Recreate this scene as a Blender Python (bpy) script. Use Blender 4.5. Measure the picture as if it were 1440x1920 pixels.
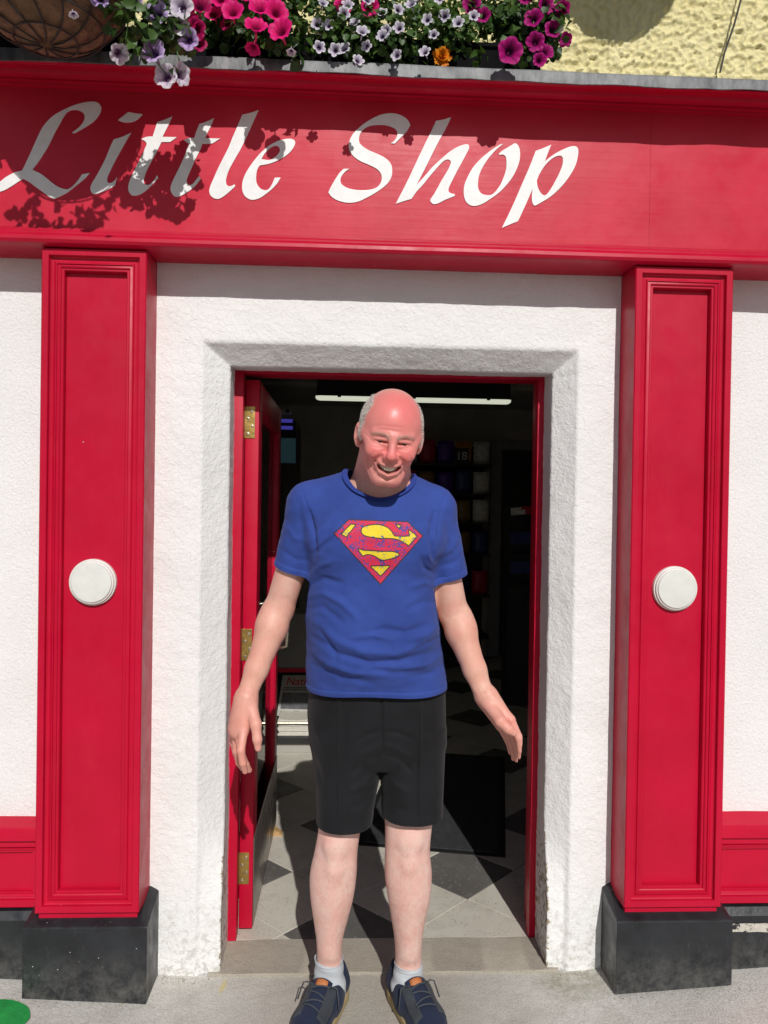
import bpy, bmesh, math, random
import numpy as np
from mathutils import Vector, Matrix, noise as mnoise
from mathutils.bvhtree import BVHTree
from mathutils.geometry import tessellate_polygon
random.seed(7)
RNG = np.random.default_rng(11)
for o in list(bpy.data.objects):
    bpy.data.objects.remove(o)
SC = bpy.context.scene
COL = SC.collection
R_ = math.radians

# ------------------------------------------------------------------ camera
FPX, YAW, PIT, ROL = 1442.0, R_(2.74), R_(-.57), R_(.88)
CAMP = np.array([0.0, -2.2, 1.43])
cy, sy, cp, sp, cr, sr = math.cos(YAW), math.sin(YAW), math.cos(PIT), math.sin(PIT), math.cos(ROL), math.sin(ROL)
VW = np.array([sy * cp, cy * cp, sp])
r0 = np.array([cy, -sy, 0.0])
u0 = np.cross(r0, VW)
VR = cr * r0 + sr * u0
VU = -sr * r0 + cr * u0
cam = bpy.data.cameras.new('camera')
cam.sensor_fit = 'VERTICAL'
cam.sensor_height = 36.0
cam.lens = FPX / 1920 * 36.0
cam.clip_start = .05
cam.clip_end = 2000
camo = bpy.data.objects.new('camera', cam)
COL.objects.link(camo)
mw = Matrix.Identity(4)
for i in range(3):
    mw[i][0] = VR[i]; mw[i][1] = VU[i]; mw[i][2] = -VW[i]; mw[i][3] = CAMP[i]
camo.matrix_world = mw
SC.camera = camo

# ------------------------------------------------------------------ world, sun, exposure
SUN_EL, SUN_AZ = 35.9, 7.4           # light travels towards +Y, slightly towards -X
world = bpy.data.worlds.new('World')
SC.world = world
world.use_nodes = True
wn = world.node_tree
wn.nodes.clear()
wo = wn.nodes.new('ShaderNodeOutputWorld')
wb = wn.nodes.new('ShaderNodeBackground')
ws = wn.nodes.new('ShaderNodeTexSky')
ws.sky_type = 'NISHITA'
ws.sun_disc = False
ws.sun_elevation = R_(SUN_EL)
ws.sun_rotation = R_(180 - SUN_AZ)
ws.air_density = 1.0
ws.dust_density = 1.0
wb.inputs['Strength'].default_value = .05
wn.links.new(ws.outputs[0], wb.inputs[0])
wn.links.new(wb.outputs[0], wo.inputs[0])
sun = bpy.data.lights.new('sun', 'SUN')
sun.energy = 3.35
sun.angle = R_(.53)
sun.color = (1.0, .97, .925)
suno = bpy.data.objects.new('sun', sun)
COL.objects.link(suno)
LDIR = Vector((-math.tan(R_(SUN_AZ)), 1, 0)).normalized() * math.cos(R_(SUN_EL)) + Vector((0, 0, -math.sin(R_(SUN_EL))))
suno.rotation_euler = LDIR.to_track_quat('-Z', 'Y').to_euler()
suno.location = (0.6, -6, 6)
SC.view_settings.view_transform = 'Standard'
SC.view_settings.look = 'None'
SC.view_settings.exposure = 0.0
SC.view_settings.gamma = 1.0

# ------------------------------------------------------------------ pixel helpers (photo pixels, 1440 x 1920)
def ray(x, y):
    return VW + VR * ((x - 720) / FPX) + VU * ((960 - y) / FPX)
def P(x, y, Y):
    d = ray(x, y)
    return CAMP + d * ((Y - CAMP[1]) / d[1])
def PZ(x, y, Z):
    d = ray(x, y)
    return CAMP + d * ((Z - CAMP[2]) / d[2])
def pix(Q):
    q = np.asarray(Q, float) - CAMP
    w = q @ VW
    return 720 + FPX * (q @ VR) / w, 960 - FPX * (q @ VU) / w
def sstep(a, b, x):
    t = np.clip((x - a) / (b - a), 0, 1)
    return t * t * (3 - 2 * t)

# ------------------------------------------------------------------ objects
def tag(o, label=None, cat=None, group=None, kind=None):
    if label: o['label'] = label
    if cat: o['category'] = cat
    if group: o['group'] = group
    if kind: o['kind'] = kind
    return o
def thing(name, loc, label, cat, group=None):
    o = bpy.data.objects.new(name, None)
    o.empty_display_size = .05
    o.location = loc
    COL.objects.link(o)
    return tag(o, label, cat, group)
def wloc(o):
    v = Vector(o.location)
    while o.parent:
        o = o.parent
        v += Vector(o.location)
    return v
def mesh_obj(name, V, F, mat, parent=None, smooth=False, base=None):
    """V in world coordinates; the object's origin is put at `base` (default: middle of its foot)"""
    V = np.asarray(V, float)
    if base is None:
        lo, hi = V.min(0), V.max(0)
        base = np.array([(lo[0] + hi[0]) / 2, (lo[1] + hi[1]) / 2, lo[2]])
    base = np.asarray(base, float)
    me = bpy.data.meshes.new(name)
    me.from_pydata((V - base).tolist(), [], [list(map(int, f)) for f in F])
    me.update()
    if smooth:
        me.polygons.foreach_set('use_smooth', [True] * len(me.polygons))
    if mat: me.materials.append(mat)
    o = bpy.data.objects.new(name, me)
    COL.objects.link(o)
    if parent:
        o.parent = parent
        o.location = Vector(base) - wloc(parent)
    else:
        o.location = base
    return o
def fast_mesh(name, V, F, mat, parent=None, smooth=True, base=None):
    """V (n,3), F (m,k) integer array, all faces with k corners"""
    V = np.asarray(V, np.float64)
    F = np.asarray(F, np.int32)
    if base is None:
        lo, hi = V.min(0), V.max(0)
        base = np.array([(lo[0] + hi[0]) / 2, (lo[1] + hi[1]) / 2, lo[2]])
    me = bpy.data.meshes.new(name)
    n, m, k = len(V), len(F), F.shape[1]
    me.vertices.add(n)
    me.vertices.foreach_set('co', (V - base).astype(np.float32).ravel())
    me.loops.add(m * k)
    me.loops.foreach_set('vertex_index', F.ravel())
    me.polygons.add(m)
    me.polygons.foreach_set('loop_start', np.arange(0, m * k, k, dtype=np.int32))
    me.polygons.foreach_set('loop_total', np.full(m, k, np.int32))
    me.update(calc_edges=True)
    me.validate()
    if smooth:
        me.polygons.foreach_set('use_smooth', np.ones(len(me.polygons), bool))
    if mat: me.materials.append(mat)
    o = bpy.data.objects.new(name, me)
    COL.objects.link(o)
    if parent:
        o.parent = parent
        o.location = Vector(base) - wloc(parent)
    else:
        o.location = base
    return o
def vcol(o, name, C):
    a = o.data.color_attributes.new(name, 'FLOAT_COLOR', 'POINT')
    C = np.asarray(C, np.float32)
    if C.shape[1] == 3: C = np.concatenate([C, np.ones((len(C), 1), np.float32)], 1)
    a.data.foreach_set('color', C.ravel())

class MB:
    def __init__(s): s.V, s.F = [], []
    def add(s, V, F):
        n = len(s.V)
        s.V += [tuple(map(float, v)) for v in V]
        s.F += [tuple(i + n for i in f) for f in F]
        return s
    def box(s, a, b, bev=0.0):
        x0, y0, z0 = [min(p, q) for p, q in zip(a, b)]
        x1, y1, z1 = [max(p, q) for p, q in zip(a, b)]
        if bev <= 0:
            V = [(x, y, z) for x in (x0, x1) for y in (y0, y1) for z in (z0, z1)]
            F = [(0, 1, 3, 2), (4, 6, 7, 5), (0, 4, 5, 1), (2, 3, 7, 6), (0, 2, 6, 4), (1, 5, 7, 3)]
            return s.add(V, F)
        e = min(bev, (x1 - x0) / 2.01, (y1 - y0) / 2.01, (z1 - z0) / 2.01)
        bm = bmesh.new()
        bmesh.ops.create_cube(bm, size=1)
        for v in bm.verts:
            v.co = Vector(((x0 + x1) / 2 + v.co.x * (x1 - x0), (y0 + y1) / 2 + v.co.y * (y1 - y0), (z0 + z1) / 2 + v.co.z * (z1 - z0)))
        bmesh.ops.bevel(bm, geom=list(bm.edges), offset=e, segments=2, profile=.6, affect='EDGES')
        bm.verts.index_update()
        s.add([v.co[:] for v in bm.verts], [[v.index for v in f.verts] for f in bm.faces])
        bm.free()
        return s
    def tube(s, pts, r, n=8, cap=True):
        pts = [Vector(p) for p in pts]
        rs = r if isinstance(r, (list, tuple)) else [r] * len(pts)
        rings = []
        up = None
        for i, p in enumerate(pts):
            t = (pts[min(i + 1, len(pts) - 1)] - pts[max(i - 1, 0)]).normalized()
            if up is None:
                up = t.orthogonal().normalized()
            up = (up - t * up.dot(t))
            up = up.normalized() if up.length > 1e-6 else t.orthogonal().normalized()
            b = t.cross(up)
            rings.append([p + (up * math.cos(2 * math.pi * k / n) + b * math.sin(2 * math.pi * k / n)) * rs[i] for k in range(n)])
        V = [v for ring in rings for v in ring]
        F = []
        for i in range(len(pts) - 1):
            for k in range(n):
                a = i * n + k; b2 = i * n + (k + 1) % n
                F.append((a, b2, b2 + n, a + n))
        if cap:
            F.append(tuple(range(n - 1, -1, -1)))
            F.append(tuple((len(pts) - 1) * n + k for k in range(n)))
        return s.add(V, F)
    def lathe(s, prof, c, axis='z', n=48):
        """prof: (radius, height) along the axis from c"""
        V, F = [], []
        for r, h in prof:
            for k in range(n):
                a = 2 * math.pi * k / n
                u, v = r * math.cos(a), r * math.sin(a)
                V.append({'z': (c[0] + u, c[1] + v, c[2] + h), 'y': (c[0] + u, c[1] + h, c[2] + v), 'x': (c[0] + h, c[1] + u, c[2] + v)}[axis])
        for i in range(len(prof) - 1):
            for k in range(n):
                F.append((i * n + k, i * n + (k + 1) % n, (i + 1) * n + (k + 1) % n, (i + 1) * n + k))
        F.append(tuple(range(n)))
        F.append(tuple((len(prof) - 1) * n + k for k in range(n - 1, -1, -1)))
        return s.add(V, F)
    def frame(s, x0, x1, z0, z1, prof, fill=True):
        """picture frame swept round a rectangle: prof = (inset, Y)"""
        V, F = [], []
        for ins, Y in prof:
            V += [(x0 + ins, Y, z0 + ins), (x1 - ins, Y, z0 + ins), (x1 - ins, Y, z1 - ins), (x0 + ins, Y, z1 - ins)]
        for i in range(len(prof) - 1):
            for k in range(4):
                F.append((i * 4 + k, i * 4 + (k + 1) % 4, i * 4 + 4 + (k + 1) % 4, i * 4 + 4 + k))
        if fill:
            b = (len(prof) - 1) * 4
            F.append((b, b + 1, b + 2, b + 3))
        return s.add(V, F)
    def extrude_x(s, prof, x0, x1, n=1, wob=None):
        """profile of (Y, z) extruded along x; closed"""
        m = len(prof)
        V, F = [], []
        for i in range(n + 1):
            x = x0 + (x1 - x0) * i / n
            for j, (Y, z) in enumerate(prof):
                dy, dz = wob(x, j) if wob else (0, 0)
                V.append((x, Y + dy, z + dz))
        for i in range(n):
            for j in range(m):
                F.append((i * m + j, (i + 1) * m + j, (i + 1) * m + (j + 1) % m, i * m + (j + 1) % m))
        F.append(tuple(range(m)))
        F.append(tuple(n * m + j for j in range(m - 1, -1, -1)))
        return s.add(V, F)
    def prism(s, poly, d0, d1):
        """poly: list of 3D points (planar), extruded from offset d0 to d1 (vectors)"""
        m = len(poly)
        A = [np.asarray(p) + d0 for p in poly]; B = [np.asarray(p) + d1 for p in poly]
        tri = tessellate_polygon([[Vector(p) for p in poly]])
        F = [tuple(t) for t in tri] + [tuple(i + m for i in reversed(t)) for t in tri]
        F += [(j, (j + 1) % m, m + (j + 1) % m, m + j) for j in range(m)]
        return s.add(A + B, F)
    def build(s, name, mat, parent=None, smooth=False, base=None):
        o = mesh_obj(name, s.V, s.F, mat, parent, smooth, base)
        bm = bmesh.new(); bm.from_mesh(o.data)
        bmesh.ops.recalc_face_normals(bm, faces=bm.faces)
        bm.to_mesh(o.data); bm.free()
        return o
def autosmooth(o, ang=35):
    o.data.polygons.foreach_set('use_smooth', [True] * len(o.data.polygons))
    bm = bmesh.new(); bm.from_mesh(o.data)
    for e in bm.edges:
        if len(e.link_faces) == 2 and e.calc_face_angle(0) > R_(ang):
            e.smooth = False
    bm.to_mesh(o.data); bm.free()
    return o
def fbm(p, octv=3, H=.6, lac=2.1):
    return mnoise.fractal(Vector(p), H, lac, octv)

# ------------------------------------------------------------------ materials
def nmat(name):
    m = bpy.data.materials.new(name)
    m.use_nodes = True
    nt = m.node_tree
    return m, nt, nt.nodes['Principled BSDF']
def N(nt, typ, **kw):
    n = nt.nodes.new(typ)
    for k, v in kw.items():
        if k in n.inputs: n.inputs[k].default_value = v
        else: setattr(n, k, v)
    return n
def L(nt, a, b): nt.links.new(a, b)
def rgba(c): return (c[0], c[1], c[2], 1)
def ramp(nt, fac, p0, p1, c0=(0, 0, 0), c1=(1, 1, 1)):
    r = N(nt, 'ShaderNodeValToRGB')
    r.color_ramp.elements[0].position = p0; r.color_ramp.elements[1].position = p1
    r.color_ramp.elements[0].color = rgba(c0); r.color_ramp.elements[1].color = rgba(c1)
    L(nt, fac, r.inputs[0])
    return r
def pos(nt):
    return N(nt, 'ShaderNodeNewGeometry').outputs['Position']
def noise(nt, vec, scale, detail=4, rough=.55, dist=0, stretch=None):
    if stretch:
        mp = N(nt, 'ShaderNodeMapping')
        mp.inputs['Scale'].default_value = stretch
        L(nt, vec, mp.inputs[0]); vec = mp.outputs[0]
    n = N(nt, 'ShaderNodeTexNoise', Scale=scale, Detail=detail, Roughness=rough, Distortion=dist)
    L(nt, vec, n.inputs['Vector'])
    return n.outputs['Fac']
def mixc(nt, fac, a, b, blend='MIX'):
    m = N(nt, 'ShaderNodeMix', data_type='RGBA', blend_type=blend)
    for s, v in (('Factor', fac), ('A', a), ('B', b)):
        sock = [i for i in m.inputs if i.name == s and (i.type == ('VALUE' if s == 'Factor' else 'RGBA'))][0]
        if hasattr(v, 'node'): L(nt, v, sock)
        elif s == 'Factor': sock.default_value = v
        else: sock.default_value = rgba(v)
    return [o for o in m.outputs if o.type == 'RGBA'][0]
def math_(nt, op, a, b=None, clamp=False):
    m = N(nt, 'ShaderNodeMath', operation=op, use_clamp=clamp)
    for i, v in enumerate((a, b)):
        if v is None: continue
        if hasattr(v, 'node'): L(nt, v, m.inputs[i])
        else: m.inputs[i].default_value = v
    return m.outputs[0]
def bump(nt, bs, h, strength=.3, dist=.01, prev=None):
    b = N(nt, 'ShaderNodeBump', Strength=strength, Distance=dist)
    L(nt, h, b.inputs['Height'])
    if prev: L(nt, prev, b.inputs['Normal'])
    L(nt, b.outputs[0], bs.inputs['Normal'])
    return b.outputs[0]
def M(name, col, rough=.5, var=.12, scale=6, bstr=0, bscale=120, metal=0, spec=.5, coat=0, rvar=.08, stretch=None, bdist=.004, sheen=0):
    m, nt, bs = nmat(name)
    p = pos(nt)
    n1 = noise(nt, p, scale, 5, .6, stretch=stretch)
    lo = tuple(max(0, c * (1 - var)) for c in col); hi = tuple(min(1, c * (1 + var)) for c in col)
    L(nt, ramp(nt, n1, .3, .7, lo, hi).outputs[0], bs.inputs['Base Color'])
    n2 = noise(nt, p, scale * 3.1, 4, .6, stretch=stretch)
    L(nt, ramp(nt, n2, .3, .7, (max(0, rough - rvar),) * 3, (min(1, rough + rvar),) * 3).outputs[0], bs.inputs['Roughness'])
    bs.inputs['Metallic'].default_value = metal
    bs.inputs['Specular IOR Level'].default_value = spec
    bs.inputs['Coat Weight'].default_value = coat
    bs.inputs['Sheen Weight'].default_value = sheen
    if bstr:
        bump(nt, bs, noise(nt, p, bscale, 4, .6, stretch=stretch), bstr, bdist)
    return m

# red gloss paint: brush marks, small chips showing pale undercoat
def red_paint(name, col=(.50, .003, .028), chips=.5, rough=.36, vertical=True):
    m, nt, bs = nmat(name)
    p = pos(nt)
    n1 = noise(nt, p, 3.0, 5, .6)
    c = ramp(nt, n1, .25, .75, tuple(v * .86 for v in col), (col[0] * 1.1, col[1] * 1.5, col[2] * 1.35)).outputs[0]
    # faded chalky patches
    n3 = noise(nt, p, 7.0, 6, .7, stretch=(1, 1, .35) if vertical else (.3, 1, 1))
    c = mixc(nt, ramp(nt, n3, .56, .85, (0,) * 3, (.10,) * 3).outputs[0], c, (.56, .07, .09))
    v = N(nt, 'ShaderNodeTexVoronoi', Scale=30.0)
    L(nt, p, v.inputs['Vector'])
    spot = math_(nt, 'LESS_THAN', v.outputs['Distance'], .07)
    pick = math_(nt, 'GREATER_THAN', noise(nt, p, 9.0, 2, .5), .70 - .03 * chips)
    c = mixc(nt, math_(nt, 'MULTIPLY', spot, pick), c, (.62, .42, .38))
    # flaked chips with a ragged shape
    n4 = noise(nt, p, 26.0, 6, .75)
    c = mixc(nt, ramp(nt, n4, .755, .765).outputs[0], c, (.55, .34, .30))
    L(nt, c, bs.inputs['Base Color'])
    L(nt, ramp(nt, noise(nt, p, 14, 5, .6), .3, .7, (rough - .06,) * 3, (rough + .12,) * 3).outputs[0], bs.inputs['Roughness'])
    h = noise(nt, p, 90, 3, .5, stretch=(1, 1, .06) if vertical else (.06, 1, 1))
    b1 = bump(nt, bs, h, .12, .002)
    bump(nt, bs, noise(nt, p, 11, 3, .5), .12, .004, b1)
    bs.inputs['Specular IOR Level'].default_value = .25
    return m
MAT = {}
MAT['red'] = red_paint('red_gloss_paint')
MAT['red_board'] = red_paint('red_sign_paint', (.57, .017, .043), .2, .34, False)
MAT['red_h'] = red_paint('red_gloss_paint_horizontal', chips=.9, vertical=False)

def render_paint(name, bumpd, scale, dirt):
    m, nt, bs = nmat(name)
    p = pos(nt)
    c = ramp(nt, noise(nt, p, 5, 5, .6), .3, .7, (.785, .782, .77), (.845, .843, .835)).outputs[0]
    if dirt:
        sep = N(nt, 'ShaderNodeSeparateXYZ'); L(nt, p, sep.inputs[0])
        # splashed dirt close to the pavement, worn arrises by the door
        low = ramp(nt, sep.outputs['Z'], .02, .32, (1,) * 3, (0,) * 3).outputs[0]
        n = noise(nt, p, 55, 5, .7)
        d = math_(nt, 'MULTIPLY', ramp(nt, n, .5, .62).outputs[0], math_(nt, 'MULTIPLY', low, .55))
        c = mixc(nt, d, c, (.36, .34, .28))
        ax = math_(nt, 'ABSOLUTE', math_(nt, 'SUBTRACT', sep.outputs['X'], .136))
        edge = ramp(nt, math_(nt, 'SUBTRACT', ax, .488), .0, .036, (1,) * 3, (0,) * 3).outputs[0]
        hgt = ramp(nt, sep.outputs['Z'], .25, 1.05, (1,) * 3, (0,) * 3).outputs[0]
        e2 = math_(nt, 'MULTIPLY', edge, hgt)
        n2 = noise(nt, p, 42, 6, .75)
        ch = ramp(nt, math_(nt, 'ADD', n2, math_(nt, 'MULTIPLY', e2, .40)), .80, .815).outputs[0]
        c = mixc(nt, ch, c, mixc(nt, noise(nt, p, 150, 3, .6), (.22, .18, .12), (.46, .38, .26)))
    n5 = noise(nt, p, 48, 6, .8)
    c = mixc(nt, ramp(nt, n5, .775, .79, (0,) * 3, (.5,) * 3).outputs[0], c, (.45, .42, .38))
    L(nt, c, bs.inputs['Base Color'])
    bs.inputs['Roughness'].default_value = .62
    bs.inputs['Specular IOR Level'].default_value = .35
    h1 = noise(nt, p, scale, 5, .62, .6)
    b1 = bump(nt, bs, h1, .9, bumpd)
    bump(nt, bs, noise(nt, p, scale * 3.7, 3, .6), .5, bumpd * .35, b1)
    return m
MAT['surround'] = render_paint('white_roughcast_paint', .0042, 78, True)
MAT['wall'] = render_paint('white_smooth_render', .004, 120, False)

def black_paint():
    m, nt, bs = nmat('black_plinth_paint')
    p = pos(nt)
    c = ramp(nt, noise(nt, p, 9, 6, .65), .3, .72, (.008, .0095, .012), (.020, .023, .027)).outputs[0]
    sep = N(nt, 'ShaderNodeSeparateXYZ'); L(nt, p, sep.inputs[0])
    low = ramp(nt, sep.outputs['Z'], .0, .17, (1,) * 3, (0,) * 3).outputs[0]
    sc = ramp(nt, noise(nt, p, 28, 6, .75), .38, .75).outputs[0]
    c = mixc(nt, math_(nt, 'MULTIPLY', math_(nt, 'MULTIPLY', low, sc), .9), c, (.17, .165, .15))
    c = mixc(nt, ramp(nt, noise(nt, p, 60, 5, .7, stretch=(1, 1, .25)), .62, .78, (0,) * 3, (.6,) * 3).outputs[0], c, (.12, .12, .115))
    v = N(nt, 'ShaderNodeTexVoronoi', Scale=42.0); L(nt, p, v.inputs['Vector'])
    r = math_(nt, 'MULTIPLY', noise(nt, p, 17, 2, .5), .12)
    spot = math_(nt, 'LESS_THAN', v.outputs['Distance'], r)
    pick = math_(nt, 'GREATER_THAN', noise(nt, p, 19.0, 2, .5), .57)
    c = mixc(nt, math_(nt, 'MULTIPLY', spot, pick), c, (.62, .62, .6))
    L(nt, c, bs.inputs['Base Color'])
    L(nt, ramp(nt, noise(nt, p, 20, 4, .6), .3, .7, (.3,) * 3, (.6,) * 3).outputs[0], bs.inputs['Roughness'])
    b1 = bump(nt, bs, noise(nt, p, 30, 5, .6), .25, .004)
    bump(nt, bs, noise(nt, p, 150, 3, .6), .2, .0015, b1)
    return m
MAT['black'] = black_paint()

def concrete(name, ca, cb, brush, agg):
    m, nt, bs = nmat(name)
    p = pos(nt)
    c = ramp(nt, noise(nt, p, 2.4, 6, .65), .3, .7, ca, cb).outputs[0]
    c = mixc(nt, ramp(nt, noise(nt, p, 190, 4, .7), .42, .62, (0,) * 3, (agg,) * 3).outputs[0], c, (.10, .092, .08))
    c = mixc(nt, ramp(nt, noise(nt, p, 260, 3, .7), .6, .72, (0,) * 3, (.45,) * 3).outputs[0], c, (.62, .59, .53))
    c = mixc(nt, ramp(nt, noise(nt, p, 5.5, 6, .7), .5, .78, (0,) * 3, (.38,) * 3).outputs[0], c, (.20, .17, .12))
    # green algae by the right-hand plinth and a smear of yellow paint by the left jamb
    sep = N(nt, 'ShaderNodeSeparateXYZ'); L(nt, p, sep.inputs[0])
    if brush:
        # trodden, browner band in front of the door
        ctr = ramp(nt, math_(nt, 'ADD', math_(nt, 'ABSOLUTE', math_(nt, 'SUBTRACT', sep.outputs['X'], .10)), math_(nt, 'MULTIPLY', noise(nt, p, 7, 4, .6), .25)), .30, .62, (.62,) * 3, (0,) * 3).outputs[0]
        c = mixc(nt, ctr, c, mixc(nt, noise(nt, p, 210, 4, .75), (.20, .175, .14), (.48, .44, .375)))
        dx = math_(nt, 'MULTIPLY', math_(nt, 'SUBTRACT', sep.outputs['X'], .70), 7.5)
        dy = math_(nt, 'MULTIPLY', math_(nt, 'SUBTRACT', sep.outputs['Y'], .06), 10)
        rr = math_(nt, 'ADD', math_(nt, 'MULTIPLY', dx, dx), math_(nt, 'MULTIPLY', dy, dy))
        g = math_(nt, 'SUBTRACT', 1.0, rr, True)
        c = mixc(nt, math_(nt, 'MULTIPLY', g, ramp(nt, noise(nt, p, 22, 5, .7), .3, .7, (0,) * 3, (.8,) * 3).outputs[0]), c, (.16, .165, .06))
        dx = math_(nt, 'MULTIPLY', math_(nt, 'ADD', math_(nt, 'SUBTRACT', sep.outputs['X'], -.355), math_(nt, 'MULTIPLY', sep.outputs['Y'], -.12)), 90)
        dy = math_(nt, 'MULTIPLY', math_(nt, 'SUBTRACT', sep.outputs['Y'], .075), 22)
        rr = math_(nt, 'ADD', math_(nt, 'MULTIPLY', dx, dx), math_(nt, 'MULTIPLY', dy, dy))
        g = math_(nt, 'SUBTRACT', 1.0, rr, True)
        c = mixc(nt, math_(nt, 'MULTIPLY', g, ramp(nt, noise(nt, p, 60, 5, .7), .35, .65, (.2,) * 3, (.9,) * 3).outputs[0]), c, (.62, .52, .16))
    L(nt, c, bs.inputs['Base Color'])
    bs.inputs['Roughness'].default_value = .86
    bs.inputs['Specular IOR Level'].default_value = .25
    b1 = bump(nt, bs, noise(nt, p, 170, 4, .7), .55, .004)
    if brush:
        b1 = bump(nt, bs, noise(nt, p, 130, 3, .6, stretch=(1, .09, 1)), .45, .004, b1)
    bump(nt, bs, noise(nt, p, 26, 4, .6), .3, .01, b1)
    return m
MAT['pavement'] = concrete('brushed_concrete', (.60, .58, .535), (.72, .70, .65), True, .32)
MAT['threshold'] = concrete('worn_concrete', (.36, .325, .265), (.46, .42, .35), False, .25)

def roughcast_yellow():
    m, nt, bs = nmat('yellow_roughcast')
    p = pos(nt)
    L(nt, ramp(nt, noise(nt, p, 8, 5, .6), .3, .7, (.68, .60, .30), (.78, .71, .40)).outputs[0], bs.inputs['Base Color'])
    bs.inputs['Roughness'].default_value = .8
    v = N(nt, 'ShaderNodeTexVoronoi', Scale=75.0); v.feature = 'SMOOTH_F1'
    L(nt, p, v.inputs['Vector'])
    b1 = bump(nt, bs, noise(nt, p, 110, 4, .6), .6, .006)
    return m
MAT['yellow'] = roughcast_yellow()
def lead():
    m, nt, bs = nmat('weathered_lead')
    p = pos(nt)
    n = noise(nt, p, 26, 6, .7, stretch=(1, 1, .3))
    L(nt, ramp(nt, n, .3, .75, (.055, .058, .062), (.24, .245, .25)).outputs[0], bs.inputs['Base Color'])
    bs.inputs['Metallic'].default_value = .25
    bs.inputs['Roughness'].default_value = .55
    bump(nt, bs, noise(nt, p, 60, 4, .6), .3, .004)
    return m
MAT['lead'] = lead()
MAT['sign_white'] = M('white_sign_paint', (.80, .80, .79), .5, .06, 30)
MAT['disc_white'] = M('white_disc_paint', (.70, .70, .66), .42, .06, 25, .1, 40)
MAT['brass'] = M('tarnished_brass', (.45, .32, .10), .38, .3, 40, .15, 90, metal=.85)
MAT['steel'] = M('steel_screw', (.6, .56, .45), .3, .2, 60, metal=.9)
MAT['green_paint'] = M('green_road_paint', (.015, .30, .06), .6, .25, 40, .3, 200)
MAT['soil'] = M('dark_soil', (.03, .022, .016), .95, .4, 60, .5, 80)
MAT['trough'] = M('black_trough_plastic', (.008, .008, .009), .9, .2, 20, spec=.05)
MAT['iron'] = M('dark_iron', (.03, .026, .024), .6, .3, 40, .2, 120)
MAT['coir'] = M('coir_liner', (.20, .115, .062), .95, .45, 24, .9, 60, stretch=(1, 1, 2.2), bdist=.012)
MAT['wood'] = M('pale_wood', (.48, .30, .13), .6, .25, 30, stretch=(1, 1, 6))
def glass_mat():
    m, nt, bs = nmat('door_glass')
    nt.nodes.remove(bs)
    out = nt.nodes['Material Output']
    tr = N(nt, 'ShaderNodeBsdfTransparent'); tr.inputs[0].default_value = (.86, .9, .88, 1)
    gl = N(nt, 'ShaderNodeBsdfGlossy'); gl.inputs['Roughness'].default_value = .03
    lw = N(nt, 'ShaderNodeFresnel'); lw.inputs[0].default_value = 1.5
    mx = N(nt, 'ShaderNodeMixShader')
    L(nt, lw.outputs[0], mx.inputs[0]); L(nt, tr.outputs[0], mx.inputs[1]); L(nt, gl.outputs[0], mx.inputs[2])
    L(nt, mx.outputs[0], out.inputs[0])
    return m
MAT['glass'] = glass_mat()
# ================================================================== ground
YW = .12            # plane of the white wall
def gz(x, y):
    d = abs(x - .13) - .5
    return (max(0.0, d) * .06 if abs(x) < 3 else .14) * (1 if y > -1.2 else max(0, 1 + (y + 1.2) / 1.5))
def ground():
    xs = sorted(set(np.round(np.concatenate([[-400, -120, -40, -12, -5, -3], np.arange(-2.2, 2.4, .05), [3, 5, 12, 40, 120, 400]]), 4)))
    ys = sorted(set(np.round(np.concatenate([[-2.9], np.arange(-2.8, .13, .05), [.125]]), 4)))
    V = []
    for y in ys:
        for x in xs:
            near = abs(x) < 2.5 and y > -3
            V.append((x, y, gz(x, y) + (.0025 * mnoise.noise(Vector((x * 5, y * 5, 3))) if near else 0)))
    n = len(xs)
    F = [(j * n + i, j * n + i + 1, (j + 1) * n + i + 1, (j + 1) * n + i) for j in range(len(ys) - 1) for i in range(n - 1)]
    o = mesh_obj('pavement', V, F, MAT['pavement'], smooth=True, base=(0, 0, 0))
    tag(o, kind='structure')
    return o
ground()
MAT['asphalt'] = M('road_asphalt', (.055, .054, .052), .9, .25, 3, .4, 160)
V = [(-400, -400, -.125), (400, -400, -.125), (400, -2.96, -.125), (-400, -2.96, -.125)]
tag(mesh_obj('road', V, [(0, 1, 2, 3)], MAT['asphalt'], base=(0, -10, -.125)), kind='structure')
MAT['kerb'] = concrete('kerb_stone', (.30, .29, .27), (.40, .39, .36), False, .3)
for i in range(-9, 10):
    o = MB().box((i * .9 + .003, -3.03, -.2), (i * .9 + .897, -2.9, gz(3, 0) * 0 + .004), .012).build('kerb_stone', MAT['kerb']); tag(o, kind='structure')
# threshold slab between the jambs
mb = MB()
mb.extrude_x([(.118, -.05), (.118, .006), (.121, .0085), (.296, .012), (.296, -.05)], -.40, .67, 40,
             lambda x, j: (.004 * mnoise.noise(Vector((x * 9, 1, 4))) if j in (0, 1, 2) else 0, .0015 * mnoise.noise(Vector((x * 7, j, 9))) if j in (1, 2, 3) else 0))
o = mb.build('threshold_slab', MAT['threshold']); autosmooth(o)
tag(o, 'worn brown concrete doorstep slab between the white jambs', 'doorstep')
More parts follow.
